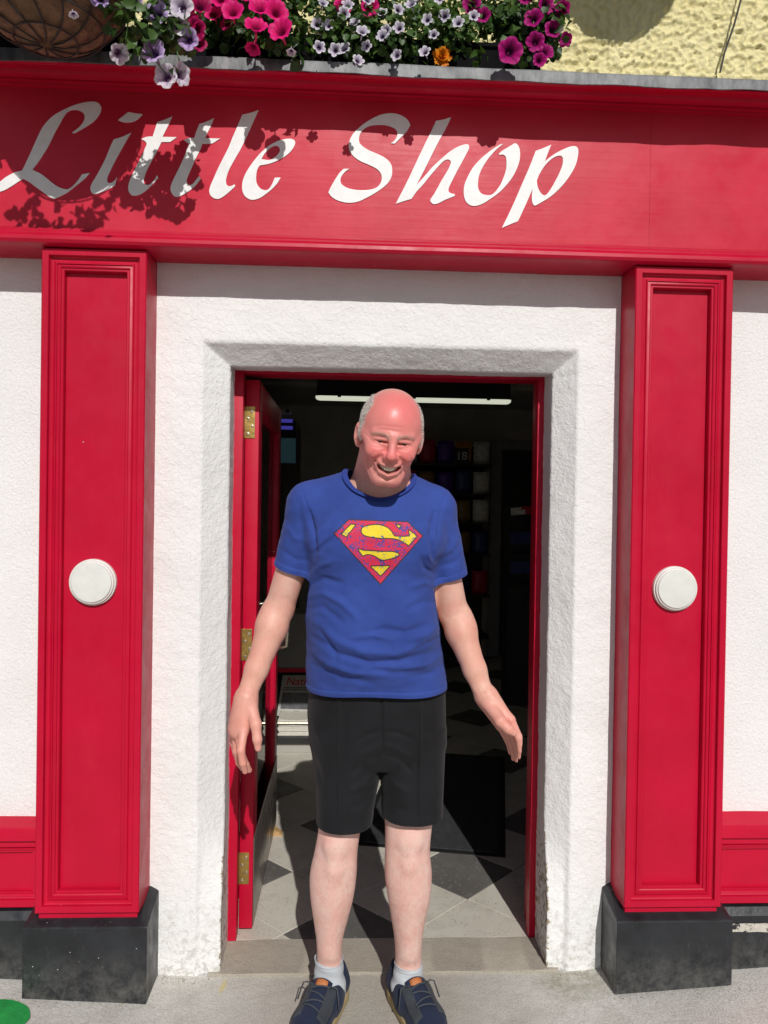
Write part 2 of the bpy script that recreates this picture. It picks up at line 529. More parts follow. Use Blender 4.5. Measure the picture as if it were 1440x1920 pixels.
# splash of green road-marking paint at the lower left corner of the pavement
pts = []
for k in range(40):
    a = 2 * math.pi * k / 40
    r = .075 * (1 + .12 * mnoise.noise(Vector((math.cos(a) * 1.6, math.sin(a) * 1.6, 5))))
    pts.append((r * math.cos(a) * 1.25, r * math.sin(a) * 1.0))
c0 = PZ(-14, 1903, .045)
mb = MB()
V = [(c0[0] + u, c0[1] + v, gz(c0[0] + u, c0[1] + v) + .0045) for u, v in pts]
mb.add([(c0[0], c0[1], gz(c0[0], c0[1]) + .0055)] + V, [(0, k + 1, (k + 1) % 40 + 1) for k in range(40)])
o = mb.build('paint_mark', MAT['green_paint'], smooth=True)
tag(o, 'round bright green paint mark on the pavement by the left plinth', 'paint mark')

# ================================================================== the building behind the shopfront
XL, XR = -2.6, 2.9
bld = thing('shop_building', (.13, .3, 0), 'white rendered shop building with yellow roughcast upper storey', 'building')
DOOR_L, DOOR_R, DOOR_T = -.366, .635, 1.852
# white wall left and right of the pilasters
for x0, x1 in ((XL, -.72), (.97, XR)):
    V, F = [], []
    nx, nz = 40, 56
    for j in range(nz + 1):
        for i in range(nx + 1):
            x = x0 + (x1 - x0) * i / nx; z = -.05 + 2.25 * j / nz
            V.append((x, YW + .002 * fbm((x * 4, z * 4, 2)), z))
    F = [(j * (nx + 1) + i, j * (nx + 1) + i + 1, (j + 1) * (nx + 1) + i + 1, (j + 1) * (nx + 1) + i) for j in range(nz) for i in range(nx)]
    mesh_obj('wall', V, F, MAT['wall'], bld, smooth=True)
# masonry mass round the opening (thickness of the wall, seen as nothing but keeps the light out)
mb = MB()
mb.box((XL, .135, -.05), (-.45, .45, 2.2)); mb.box((.72, .135, -.05), (XR, .45, 2.2)); mb.box((-.45, .20, 1.93), (.72, .45, 2.2))
mb.box((XL, .30, 2.2), (XR, .60, 3.6))
mb.build('masonry', MAT['wall'], bld)
# door surround: flat band, chamfer and reveal swept round the opening, hand-trowelled
def surround():
    prof = []           # (xl, xr, zt, Y)
    key = [(0, -.584, .846, 2.16, YW), (.10, -.438, .698, 1.907, YW), (.20, -.363, .634, 1.846, .182), (.32, -.366, .637, 1.853, .295)]
    for a, b in zip(key[:-1], key[1:]):
        n = 22 if a[0] == 0 else (14 if a[0] == .1 else 16)
        for i in range(n):
            t = i / n
            prof.append(tuple(a[k] + (b[k] - a[k]) * t for k in range(1, 5)))
    prof.append(key[-1][1:])
    prof.insert(0, (-.584, .846, 2.16, YW + .02))
    nv, nh = 300, 150
    V = []
    for s, (xl, xr, zt, Y) in enumerate(prof):
        path = [(xl, -.03 + (zt + .03) * (i / nv), 0) for i in range(nv)] + [(xl + (xr - xl) * i / nh, zt, 1) for i in range(nh)] + [(xr, zt - (zt + .03) * i / nv, 2) for i in range(nv + 1)]
        for x, z, side in path:
            YY = Y
            if Y > YW + .001 and side != 1:
                k = float(sstep(.18, .48, z))
                if Y <= .182: YY = YW + .012 + (Y - YW - .012) * (k if Y > YW + .012 else 1) if Y > YW + .012 else Y
                else:
                    e = YW + .012 + (.182 - YW - .012) * k
                    YY = e + (Y - .182) / (.295 - .182) * (.295 - e)
            amp = 1.0 if Y < .29 else .35
            q = Vector((x, YY, z))
            n1 = mnoise.noise(q * 9); n2 = mnoise.noise(q * 38 + Vector((3, 1, 7))); n3 = mnoise.noise(q * 85)
            d = amp * (.0022 * n1 + .0012 * n2 + .0005 * n3)
            if side != 1 and Y < .2:
                zc_ = (1.832 if side == 0 else 1.835) + .004 * mnoise.noise(Vector((x * 18, side * 7, 0)))
                d -= .0035 * math.exp(-((z - zc_) / .0032) ** 2) * (.4 + .6 * max(0, mnoise.noise(Vector((x * 11, 3, side * 5))) + .5))
            if z < .14 and Y < .2: d += amp * .006 * (1 - z / .14) * mnoise.noise(q * 60 + Vector((9, 9, 9)))
            if Y <= YW + .001: V.append((x, YY - d, z))
            elif Y <= .185:
                f = .7
                V.append((x + (-d * f if side == 2 else (d * f if side == 0 else 0)), YY - d * f, z - (d * f if side == 1 else 0)))
            else:
                V.append((x + (d if side == 0 else (-d if side == 2 else 0)), YY, z - (d if side == 1 else 0)))
    m = 2 * nv + nh + 1
    F = np.array([(s * m + i, s * m + i + 1, (s + 1) * m + i + 1, (s + 1) * m + i) for s in range(len(prof) - 1) for i in range(m - 1)])
    fast_mesh('door_surround', np.array(V), F, MAT['surround'], bld)
surround()
# yellow roughcast storey above the cornice: lumpy relief
def yellow_wall():
    V = []
    xs = np.concatenate([np.linspace(XL, .2, 60, endpoint=False), np.arange(.2, 1.75, .0045), np.linspace(1.76, XR, 30)])
    zs = np.concatenate([np.arange(2.6, 3.08, .0045), np.linspace(3.085, 3.6, 16)])
    for z in zs:
        for x in xs:
            q = Vector((x, 0, z))
            a = mnoise.noise(q * 30); b = mnoise.noise(q * 90 + Vector((5, 5, 5))); c = mnoise.noise(q * 7)
            V.append((x, .20 - .024 * max(0, .42 - abs(a) * 1.3 + .25 * b) - .004 * b - .004 * c, z))
    n = len(xs)
    F = np.array([(j * n + i, j * n + i + 1, (j + 1) * n + i + 1, (j + 1) * n + i) for j in range(len(zs) - 1) for i in range(n - 1)])
    o = fast_mesh('upper_wall', np.array(V), F, MAT['yellow'], bld)
    o['label'] = 'pale yellow roughcast wall above the cornice'
yellow_wall()

# ================================================================== fascia with its lettering
fas = thing('shop_fascia', (.13, .03, 2.13), 'red fascia signboard with white italic lettering Little Shop', 'shop sign')
ZS = 2.137
mb = MB()
prof = [(.125, ZS), (-.012, ZS), (-.021, ZS + .004), (-.026, ZS + .012), (-.025, ZS + .022), (-.018, ZS + .031), (-.010, ZS + .0335), (-.010, ZS + .038),
        (-.004, ZS + .038), (.001, ZS + .041), (.004, ZS + .047), (.012, ZS + .050), (.012, ZS + .054), (.022, ZS + .056), (.022, ZS + .060), (.05, ZS + .060), (.125, ZS + .06)]
mb.extrude_x(prof, XL, XR, 60, lambda x, j: (.0012 * mnoise.noise(Vector((x * 3, j * .1, 0))), .0012 * mnoise.noise(Vector((x * 2.5, 4, j * .1)))))
o = mb.build('bottom_moulding', MAT['red_h'], fas); autosmooth(o, 25)
JX = float(P(1219, 330, .03)[0])
for x0, x1 in ((XL, JX - .0002), (JX + .0002, XR)):
    V, F = [], []
    nx, nz = 60, 10
    for j in range(nz + 1):
        for i in range(nx + 1):
            x = x0 + (x1 - x0) * i / nx; z = ZS + .05 + .42 * j / nz
            V.append((x, .030 + .0012 * fbm((x * 2.2, z * 3, 7)), z))
    F = [(j * (nx + 1) + i, j * (nx + 1) + i + 1, (j + 1) * (nx + 1) + i + 1, (j + 1) * (nx + 1) + i) for j in range(nz) for i in range(nx)]
    nb = len(V)
    V += [(x0, .06, ZS + .05), (x1, .06, ZS + .05), (x1, .06, ZS + .47), (x0, .06, ZS + .47)]
    F += [(0, nb, nb + 3, nz * (nx + 1)), (nx, nz * (nx + 1) + nx, nb + 2, nb + 1)]
    mesh_obj('sign_board', V, F, MAT['red_board'], fas, smooth=False)
ZC = 2.597
mb = MB()
prof = [(.20, ZC + .012), (-.088, ZC + .012), (-.090, ZC + .002), (-.080, ZC - .001), (-.062, ZC + .003), (-.046, ZC + .010), (-.034, ZC + .0125), (-.030, ZC + .006), (-.022, ZC + .002), (-.012, ZC + .0005), (-.010, ZC + .004), (-.004, ZC + .004), (-.003, ZC - .001), (.006, ZC - .003), (.008, ZC + .001), (.014, ZC + .001), (.016, ZC - .004), (.022, ZC - .006), (.06, ZC - .006), (.20, ZC - .002)]
mb.extrude_x(prof, XL, XR, 60, lambda x, j: (.001 * mnoise.noise(Vector((x * 3, 5, j * .1))), .0015 * mnoise.noise(Vector((x * 2, 8, j * .1)))))
o = mb.build('cornice', MAT['red_h'], fas); autosmooth(o, 25)
mb = MB()
prof = [(.205, ZC + .062), (-.092, ZC + .034), (-.0985, ZC + .031), (-.1005, ZC + .024), (-.1005, ZC - .001), (-.0955, ZC - .001), (-.0955, ZC + .024), (.205, ZC + .04)]
def wob(x, j):
    w = .004 * mnoise.noise(Vector((x * 6, 1.5, 2))) + .002 * mnoise.noise(Vector((x * 21, 1.5, 2)))
    if j in (4, 5): return (.003 * mnoise.noise(Vector((x * 9, 3, 2))), w)
    if j in (2, 3): return (.0015 * mnoise.noise(Vector((x * 9, 3, 2))), .0015 * mnoise.noise(Vector((x * 5, 3, 9))))
    return (0, 0)
mb.extrude_x(prof, XL, XR, 260, wob)
o = mb.build('lead_flashing', MAT['lead'], fas); autosmooth(o, 30)
o['label'] = 'grey lead flashing along the top of the cornice'

# ---- lettering: outlines traced on the sign plane
def smooth_outline(pts, step=6):
    """pts: (x, y[, 'c']) closed; corners marked c; Catmull-Rom between"""
    n = len(pts)
    out = []
    for i in range(n):
        p1 = np.array(pts[i][:2], float); p2 = np.array(pts[(i + 1) % n][:2], float)
        c1 = len(pts[i]) > 2; c2 = len(pts[(i + 1) % n]) > 2
        p0 = np.array(pts[i - 1][:2], float) if not c1 else p1 - (p2 - p1) * .5
        p3 = np.array(pts[(i + 2) % n][:2], float) if not c2 else p2 + (p2 - p1) * .5
        for k in range(step):
            t = k / step
            out.append(.5 * ((2 * p1) + (-p0 + p2) * t + (2 * p0 - 5 * p1 + 4 * p2 - p3) * t * t + (-p0 + 3 * p1 - 3 * p2 + p3) * t ** 3))
    return out
def parse(s):
    out = []
    for tok in s.split():
        c = tok.endswith('c')
        a, b = tok.rstrip('c').split(',')
        out.append((float(a), float(b), 'c') if c else (float(a), float(b)))
    return out
def letter(outlines, ox, oy, sc=4.966):
    polys = []
    for s in outlines:
        pp = smooth_outline(parse(s))
        polys.append([P(ox + q[0] / sc, oy + q[1] / sc, .0285) for q in pp])
    tri = tessellate_polygon([[Vector((p[0], p[2], 0)) for p in poly] for poly in polys])
    allp = [p for poly in polys for p in poly]
    m = len(allp)
    V = [(p[0], .0283 + .0012 * fbm((p[0] * 2.2, p[2] * 3, 7)) - .0008, p[2]) for p in allp] + [(p[0], .0330, p[2]) for p in allp]
    F = [tuple(t) for t in tri]
    b = 0
    for poly in polys:
        k = len(poly)
        F += [(b + i, b + (i + 1) % k, m + b + (i + 1) % k, m + b + i) for i in range(k)]
        b += k
    o = mesh_obj('letter', V, F, MAT['sign_white'], fas)
    bm = bmesh.new(); bm.from_mesh(o.data); bmesh.ops.recalc_face_normals(bm, faces=bm.faces); bm.to_mesh(o.data); bm.free()
    return o
A0, A1, A2, A3, A4 = (0, 170), (160, 190), (320, 190), (590, 190), (820, 210)
letter(["670,390c 720,355 760,315 785,270 785,225 760,195 715,178 665,180 625,200 590,245 560,300 520,370 480,450 440,530 390,610 350,670 300,735c 330,750 380,775 440,820 500,870 560,905 620,920 660,905 700,870 740,820 765,780c 835,768c 800,810 740,860 680,910 620,955 560,985 505,1010c 460,990 400,945 330,895 270,850 215,820c 170,850 110,890 50,925 0,942 -60,952 -105,940 -118,910 -60,882 0,850 50,810 100,780 150,757 205,745c 230,695 270,610 310,520 350,430 390,350 440,285 500,230 560,195 610,170 680,140 750,118 820,106 880,104 920,120 942,155 935,200 905,250 860,295 800,335 740,370 690,397c"], *A0)['label'] = 'white capital L'
letter(["1060,455c 1140,430 1220,393c 1180,460 1130,550 1080,640 1040,720 1010,785 998,830 1010,860 1040,858 1070,838 1090,805c 1070,885c 1010,920 950,945 890,965 860,955 843,920 855,870 890,810 940,720 985,630 1025,530"], *A0)
letter(["1100,275c 1195,200c 1260,212 1328,220c 1290,260 1240,288 1190,296 1140,290"], *A0)['label'] = 'white dot of the i'
letter(["670,195c 740,172 808,143c 780,210 740,290 718,332c 853,335c 790,380c 710,380c 660,480 610,570 570,650 550,710 545,750 560,775 590,780 620,760 650,725 665,690c 680,710c 640,760 590,810 540,850 490,875 440,878 410,850 400,805 415,740 450,660 490,580 530,500 560,430 572,400 560,375 522,352c 570,332 628,328c 650,260"], *A1)
letter(["1062,212c 1130,190 1198,157c 1170,230 1130,310 1115,345c 1257,348c 1185,393c 1090,395c 1060,470 1020,550 980,640 950,710 945,750 965,780 1000,770 1030,735 1058,698c 1075,722c 1020,790 960,840 900,875 850,890 815,870 795,830 800,780 830,710 880,610 920,520 950,440 965,400 950,385 918,362c 960,345 1015,342c 1035,280"], *A1)
letter(["668,127c 740,110 818,83c 780,170 730,280 690,370 650,450 610,520 570,590 540,650 520,710 515,750 525,780 545,792 575,785 595,773c 602,790c 560,830 500,880 450,908 410,905 375,880 360,840 370,790 400,720 440,630 490,530 540,430 580,330 620,240"], *A2)
letter(["1025,710c 970,712c 945,770 915,815 880,828 840,815 810,780 797,740 798,680 810,630 830,598c 880,590 940,575 1010,545 1070,510 1120,465 1150,420 1160,385 1145,360 1100,350 1040,360 980,380 910,420 840,480 780,550 730,620 690,690 668,760 668,830 690,880 730,910 770,917 830,900 890,860 950,810 995,760",
        "845,540c 880,545 920,548 960,530 1000,495 1018,460 1010,430 985,415 950,422 910,450 870,495"], *A2)
letter(["708,392c 740,370 765,330 770,290 755,262 730,245 690,230 640,220 580,220 520,228 470,250 435,285 415,330 415,380 440,415 500,455 580,490 650,525 700,570 720,620 718,690 690,750 640,800 570,850 480,900 400,935 310,945 220,925 160,890 127,848c 150,800 190,730 230,670 270,630c 322,630c 280,660 250,700 240,735 250,770 290,800 350,820 430,828 520,822 580,800 615,760 625,710 612,665 570,625 500,590 430,560 370,520 330,470 318,420 325,370 355,310 400,260 460,210 540,160 620,125 700,112 770,120 830,145 870,180 890,222c 860,275 810,330 745,395c"], *A3)['label'] = 'white capital S'
letter(["900,910c 950,840 1010,775 1070,700 1130,630 1190,565 1230,543 1258,548 1268,575 1240,640 1180,740 1120,850 1080,910 1080,935 1105,957 1150,950 1220,915 1300,882 1302,862c 1272,858 1248,840 1248,810 1270,760 1320,660 1380,550 1430,455 1438,420 1425,402 1385,405 1320,430 1250,475 1180,535 1100,610 1030,690 948,780c 1000,680 1060,560 1130,420 1190,310 1240,215 1270,148c 1200,170 1130,183c 1090,270 1020,410 940,580 860,750 755,955c 830,930"], *A3)
letter(["612,298c 590,302 540,330 470,380 400,440 330,520 280,610 250,690 247,770 265,830 300,865 350,875 420,855 500,805 580,745 660,660 720,570 760,470 770,390 760,330 740,300 720,293 690,310 640,340 600,365 572,390c 578,402c 610,398 635,415 643,460 640,530 620,600 590,670 550,730 510,768 470,775 420,765 390,735 378,690 382,620 400,560 430,500 470,440 520,380 560,340"], *A4)
letter(["915,363c 990,335 1060,305c 1030,380 1000,462c 1050,420 1110,380 1180,345 1240,322 1285,320 1308,340 1312,385 1295,470 1260,550 1200,640 1130,720 1050,790 970,840 915,870 895,865 882,830 880,770 888,712c 850,800 810,890 780,955 750,1018c 680,1045 600,1080c 660,960 720,830 780,690 850,530 890,430",
        "925,640c 950,580 1000,500 1060,440 1110,412 1150,408 1168,430 1165,490 1140,560 1100,640 1060,710 1020,765 990,775 960,750 935,700"], *A4)

# ================================================================== pilasters
PZ0, PZ1 = .2595, 2.1335
def pilaster(x0, x1, label, dlabel, dpx, zl, zr):
    t = thing('pilaster', ((x0 + x1) / 2, .05, 0), label, 'pilaster', 'pilasters either side of the doorway')
    mb = MB()
    mb.frame(x0, x1, PZ0, PZ1, [(0, .125), (0, .003), (.003, 0), (.019, 0), (.0205, .002), (.021, .011), (.024, .0135), (.030, .0145), (.035, .0125), (.038, .0085), (.0405, .0085), (.041, .0125), (.0475, .0105), (.0505, .0125), (.051, .0155), (.0565, .0150), (.0585, .0175)], fill=False)
    o = mb.build('frame', MAT['red'], t); autosmooth(o, 25)
    mb = MB(); mb.frame(x0 + .057, x1 - .057, PZ0 + .057, PZ1 - .057, [(0, .0345)])
    o = mb.build('panel', MAT['red'], t)
    mb = MB()
    i = .0585
    mb.frame(x0 + i, x1 - i, PZ0 + i, PZ1 - i, [(0, .0175), (.0003, .0345)], fill=False)
    mb.build('panel_edge', MAT['red'], t)
    mb = MB(); mb.box((x0 + .007, .013, PZ0 - .022), (x1 - .007, .124, PZ0 + .002), .002)
    mb.build('foot', MAT['red'], t)
    # black plinth with sloping top, bottom follows the pavement
    px0, px1 = x0 - .026, x1 + .028
    zt = PZ0 - .030
    mb = MB()
    e = .025
    V = [(px0, -.017, zl), (px1, -.017, zr), (px1, -.017, zt), (px0, -.017, zt),
         (px0 + e, .012, zt + .012), (px1 - e, .012, zt + .012), (px1 - e, .126, zt + .05), (px0 + e, .126, zt + .05),
         (px0, .126, zl), (px1, .126, zr), (px1, .126, zt + .035), (px0, .126, zt + .035)]
    F = [(0, 1, 2, 3), (3, 2, 5, 4), (4, 5, 6, 7), (1, 9, 10, 2), (2, 10, 6, 5), (0, 3, 11, 8), (3, 4, 7, 11)]
    mb.add(V, F)
    o = mb.build('plinth', MAT['black'], t)
    bm = bmesh.new(); bm.from_mesh(o.data)
    bmesh.ops.bevel(bm, geom=[e for e in bm.edges if len(e.link_faces) == 2], offset=.0035, segments=2, profile=.6, affect='EDGES')
    bm.to_mesh(o.data); bm.free()
    # turned white boss
    c = P(dpx[0], dpx[1], .022); c[1] = .0345
    mb = MB()
    r = .0665
    mb.lathe([(r, 0), (r, -.008), (r - .001, -.0115), (r - .004, -.0125), (r - .0045, -.0155), (r - .0055, -.0185), (r - .009, -.0195), (r - .0095, -.0215), (r - .011, -.0235), (r - .014, -.0240), (r * .4, -.0240)], c, 'y', 64)
    o = mb.build('boss', MAT['disc_white'], t); autosmooth(o, 30)
    o['label'] = dlabel
    return t
pilaster(-.864, -.574, 'red panelled pilaster with white round boss, left of the doorway', 'white turned boss on the left pilaster', (173, 1092), .030, .004)
pilaster(.826, 1.116, 'red panelled pilaster with white round boss, right of the doorway', 'white turned boss on the right pilaster', (1267, 1104), .018, .040)

# ================================================================== stall risers outside the pilasters
def riser(x0, x1, label, band):
    t = thing('stall_riser', ((x0 + x1) / 2, .08, 0), label, 'stall riser', 'panelled red risers under the white wall')
    side = -1 if x1 < 0 else 1
    zt = float(P(30, 1537, .10)[2]) if side < 0 else float(P(1410, 1527, .10)[2])
    z_sill = float(P(30, 1553, .072)[2]) if side < 0 else float(P(1410, 1546, .072)[2])
    z_c = float(P(30, 1577, .072)[2]) if side < 0 else float(P(1410, 1571, .072)[2])
    zb = float(P(30, 1702, .085)[2]) if side < 0 else float(P(1410, 1694, .085)[2])
    mb = MB()
    mb.extrude_x([(.124, zt + .004), (.085, z_sill + .006), (.073, z_sill + .002), (.0705, z_sill - .004), (.0705, z_c), (.074, z_c - .003), (.124, z_c - .003)], x0, x1)
    o = mb.build('sill', MAT['red_h'], t); autosmooth(o, 25)
    mb = MB()
    mb.frame(x0, x1, zb, z_c - .001, [(0, .124), (0, .086), (.002, .084), (.022, .084), (.024, .092), (.028, .094), (.030, .090), (.036, .092), (.0365, .096), (.042, .095), (.043, .106)], fill=True)
    o = mb.build('panel', MAT['red_h'], t); autosmooth(o, 25)
    mb = MB()
    mb.extrude_x([(.124, -.03), (.068, -.03), (.066, zb - .028), (.078, zb - .006), (.124, zb - .002)], x0, x1)
    o = mb.build('base', MAT['black'], t); autosmooth(o, 25)
    if band:
        z0, z1 = float(P(1410, 1747, .066)[2]), float(P(1410, 1731, .066)[2])
        V, F = [], []
        n = 60
        for i in range(n + 1):
            x = x0 + (x1 - x0) * i / n
            V += [(x, .0648, z0 + .004 * mnoise.noise(Vector((x * 22, 0, 1)))), (x, .0648, z1 + .004 * mnoise.noise(Vector((x * 22, 5, 1))))]
        F = [(2 * i, 2 * i + 2, 2 * i + 3, 2 * i + 1) for i in range(n)]
        mesh_obj('peeling_band', V, F, peel_mat(), t)
def peel_mat():
    m, nt, bs = nmat('peeling_white_paint')
    p = pos(nt)
    n = noise(nt, p, 38, 5, .7)
    c = mixc(nt, noise(nt, p, 90, 4, .6), (.40, .36, .30), (.66, .63, .56))
    L(nt, mixc(nt, ramp(nt, n, .56, .58).outputs[0], c, (.02, .02, .022)), bs.inputs['Base Color'])
    bs.inputs['Roughness'].default_value = .8
    return m
riser(XL, -.866, 'red panelled riser below the white wall, left of the left pilaster', False)
riser(1.118, XR, 'red panelled riser with peeling black base, right of the right pilaster', True)

# grit and crumbs of paint lying along the foot of the wall
rg = np.random.default_rng(3)
V, F = [], []
for _ in range(420):
    if rg.random() < .5:
        x = rg.choice([rg.uniform(-.95, -.50), rg.uniform(.76, 1.20)]); y = -.020 - abs(rg.normal(0, .012))
    else:
        x = rg.choice([rg.uniform(-.53, -.38), rg.uniform(.64, .80)]) if rg.random() < .8 else rg.uniform(-1.2, 1.4); y = .112 - abs(rg.normal(0, .02)) if abs(x - .13) < .7 else .055 - abs(rg.normal(0, .02))
    r = .0008 + .0022 * rg.random() ** 2
    k0 = len(V); c = np.array([x, y, gz(x, y) + .0012])
    a = rg.random() * 6
    V += [c + r * np.array([math.cos(a), math.sin(a), 0]), c + r * np.array([math.cos(a + 2.1), math.sin(a + 2.1), .1]), c + r * np.array([math.cos(a + 4.2), math.sin(a + 4.2), 0]), c + r * np.array([.1, .1, .9])]
    F += [(k0, k0 + 1, k0 + 3), (k0 + 1, k0 + 2, k0 + 3), (k0 + 2, k0, k0 + 3)]
o = fast_mesh('grit', np.array(V), np.array(F), M('mixed_grit', (.36, .31, .25), .9, .7, 300), None, False)
tag(o, 'scattered grit and paint crumbs along the foot of the wall', 'grit', kind='stuff')
# ================================================================== door frame and open door
frm = thing('door_frame', (.135, .33, 0), 'red painted timber door frame inside the white reveal', 'door frame')
def strip(name, a, b, parent, mat='red', bev=.003):
    o = MB().box(a, b, bev).build(name, MAT[mat], parent); return autosmooth(o, 30)
strip('jamb', (-.395, .288, .0125), (-.338, .335, 1.868), frm)
strip('jamb', (-.395, .337, .0125), (-.352, .42, 1.868), frm)
strip('jamb', (.617, .288, .0125), (.67, .335, 1.868), frm)
strip('jamb', (.632, .337, .0125), (.67, .42, 1.868), frm)
strip('head', (-.3375, .289, 1.844), (.6165, .336, 1.868), frm)
strip('head', (-.3515, .338, 1.85), (.6315, .42, 1.868), frm)

DX0, DX1, DY0, DY1, DZ0, DZ1 = -.3385, -.2935, .345, 1.185, .022, 1.832
dr = thing('glazed_door', ((DX0 + DX1) / 2, DY0, DZ0), 'red glazed shop door swung open inwards on three brass hinges', 'door')
strip('hinge_stile', (DX0, DY0, DZ0), (DX1, DY0 + .10, DZ1), dr)
strip('lock_stile', (DX0, DY1 - .10, DZ0), (DX1, DY1, DZ1), dr)
strip('top_rail', (DX0, DY0 + .1005, DZ1 - .11), (DX1, DY1 - .1005, DZ1), dr)
strip('bottom_rail', (DX0, DY0 + .1005, DZ0), (DX1, DY1 - .1005, DZ0 + .16), dr)
strip('glazing_bead', (DX0 + .008, DY0 + .1005, DZ0 + .1605), (DX1 - .004, DY0 + .115, DZ1 - .1105), dr)
strip('glazing_bead', (DX0 + .008, DY1 - .115, DZ0 + .1605), (DX1 - .004, DY1 - .1005, DZ1 - .1105), dr)
MAT['kick'] = M('dull_metal_kick_plate', (.26, .22, .19), .30, .08, 5, metal=.6)
strip('kick_plate', (DX1 + .0005, DY0 + .004, DZ0 + .01), (DX1 + .003, DY1 - .004, DZ0 + .30), dr, 'kick', .001)
MB().box((DX0 + .018, DY0 + .1155, DZ0 + .1610), (DX0 + .024, DY1 - .1155, DZ1 - .111)).build('glass_pane', MAT['glass'], dr)
# pull handle on the shop side
MB().tube([(DX1, DY1 - .05, .80), (DX1 + .04, DY1 - .05, .81), (DX1 + .045, DY1 - .05, .90), (DX1 + .04, DY1 - .05, .99), (DX1, DY1 - .05, 1.0)], .008, 10).build('pull_handle', MAT['steel'], dr, True)
for k, pz in enumerate(((792, .05), (1209, .05), (1628, .05))):
    zc = float(P(470, pz[0], .344)[2])
    h = MB().box((DX0 - .010, DY0 - .0025, zc - .052), (DX0 + .032, DY0 - .0003, zc + .052), .0006).build('hinge', MAT['brass'], dr)
    MB().tube([(DX0 - .007, DY0 - .004, zc - .052), (DX0 - .007, DY0 - .004, zc + .052)], .0055, 12).build('knuckle', MAT['brass'], h, False)
    for dx, dz in ((.022, .036), (.010, .012), (.024, -.012), (.010, -.038)):
        MB().lathe([(.0048, 0), (.0048, -.0012), (.0025, -.0016), (.002, -.0008)], (DX0 + dx, DY0 - .0025, zc + dz), 'y', 12).build('screw', MAT['steel'], h)

# ================================================================== interior
def room_mat(name, col, rough=.7, var=.15, scale=4): return M(name, col, rough, var, scale)
MAT['int_wall'] = room_mat('dim_wall_paint', (.46, .43, .37))
MAT['int_ceil'] = room_mat('dim_ceiling_board', (.42, .40, .36))
MAT['int_dark'] = room_mat('dark_panel', (.04, .036, .036))
IX0, IX1, IY1, IZ1 = -1.45, 2.0, 5.0, 2.34
def tile_mat(name, a, b, speck, sc):
    m, nt, bs = nmat(name)
    p = pos(nt)
    c = ramp(nt, noise(nt, p, 6, 5, .6), .3, .7, a, b).outputs[0]
    v = N(nt, 'ShaderNodeTexVoronoi', Scale=95.0); L(nt, p, v.inputs['Vector'])
    pick = math_(nt, 'MULTIPLY', math_(nt, 'LESS_THAN', v.outputs['Distance'], .22), math_(nt, 'GREATER_THAN', noise(nt, p, 60, 2, .5), .52))
    c = mixc(nt, math_(nt, 'MULTIPLY', pick, .75), c, speck)
    c = mixc(nt, ramp(nt, noise(nt, p, 11, 6, .7), .52, .8, (0,) * 3, (.35,) * 3).outputs[0], c, (.16, .13, .09))
    L(nt, c, bs.inputs['Base Color'])
    L(nt, ramp(nt, noise(nt, p, 9, 4, .6), .3, .7, (.38,) * 3, (.6,) * 3).outputs[0], bs.inputs['Roughness'])
    bump(nt, bs, noise(nt, p, 120, 3, .6), .15, .002)
    return m
MAT['tile_pale'] = tile_mat('pale_speckled_tile', (.54, .51, .44), (.64, .61, .53), (.17, .14, .10), 90)
MAT['tile_dark'] = tile_mat('dark_speckled_tile', (.105, .10, .095), (.15, .145, .135), (.42, .40, .37), 90)
MAT['grout'] = M('grey_grout', (.10, .095, .085), .9, .2, 30)
flo = mesh_obj('shop_floor', [(IX0, .297, .004), (IX1, .297, .004), (IX1, IY1, .004), (IX0, IY1, .004)], [(0, 1, 2, 3)], MAT['grout'], base=(0, .3, 0))
tag(flo, kind='structure')
S = .215
def tile_shape(ci, cj):
    cx, cyy = -.19 + S * ci, .76 + S * cj
    g = .0022
    poly = [(cx - S + g, cyy), (cx, cyy - S + g), (cx + S - g, cyy), (cx, cyy + S - g)]
    def clip(poly, ax, lim, keep_gt):
        out = []
        for i in range(len(poly)):
            a, b = poly[i], poly[(i + 1) % len(poly)]
            ina = (a[ax] >= lim) == keep_gt; inb = (b[ax] >= lim) == keep_gt
            if ina: out.append(a)
            if ina != inb:
                t = (lim - a[ax]) / (b[ax] - a[ax]); out.append((a[0] + (b[0] - a[0]) * t, a[1] + (b[1] - a[1]) * t))
        return out
    for ax, lim, gt in ((1, .2985, True), (1, IY1 - .01, False), (0, IX0 + .01, True), (0, IX1 - .01, False)):
        if poly: poly = clip(poly, ax, lim, gt)
    return poly
tcount = 0
for ci in range(-8, 12):
    for cj in range(-4, 22):
        if (ci + cj) % 2 == 0: continue
        poly = tile_shape(ci, cj)
        if len(poly) < 3: continue
        dark = ci % 2 == 1 and cj % 2 == 0 and ((ci - 1) // 2 + cj // 2) % 2 == 1
        mb = MB()
        dz = random.uniform(-.0006, .0006)
        m_ = len(poly)
        c = np.mean(poly, 0)
        inner = [tuple(c + (np.array(q) - c) * (1 - .0022 / max(.02, np.linalg.norm(np.array(q) - c)))) for q in poly]
        V = [(q[0], q[1], .004) for q in poly] + [(q[0], q[1], .0095 + dz) for q in poly] + [(q[0], q[1], .0105 + dz) for q in inner]
        F = [tuple(2 * m_ + k for k in range(m_))] + [(k, (k + 1) % m_, m_ + (k + 1) % m_, m_ + k) for k in range(m_)] + [(m_ + k, m_ + (k + 1) % m_, 2 * m_ + (k + 1) % m_, 2 * m_ + k) for k in range(m_)]
        mb.add(V, F)
        mb.build('tile', MAT['tile_dark' if dark else 'tile_pale'], flo)
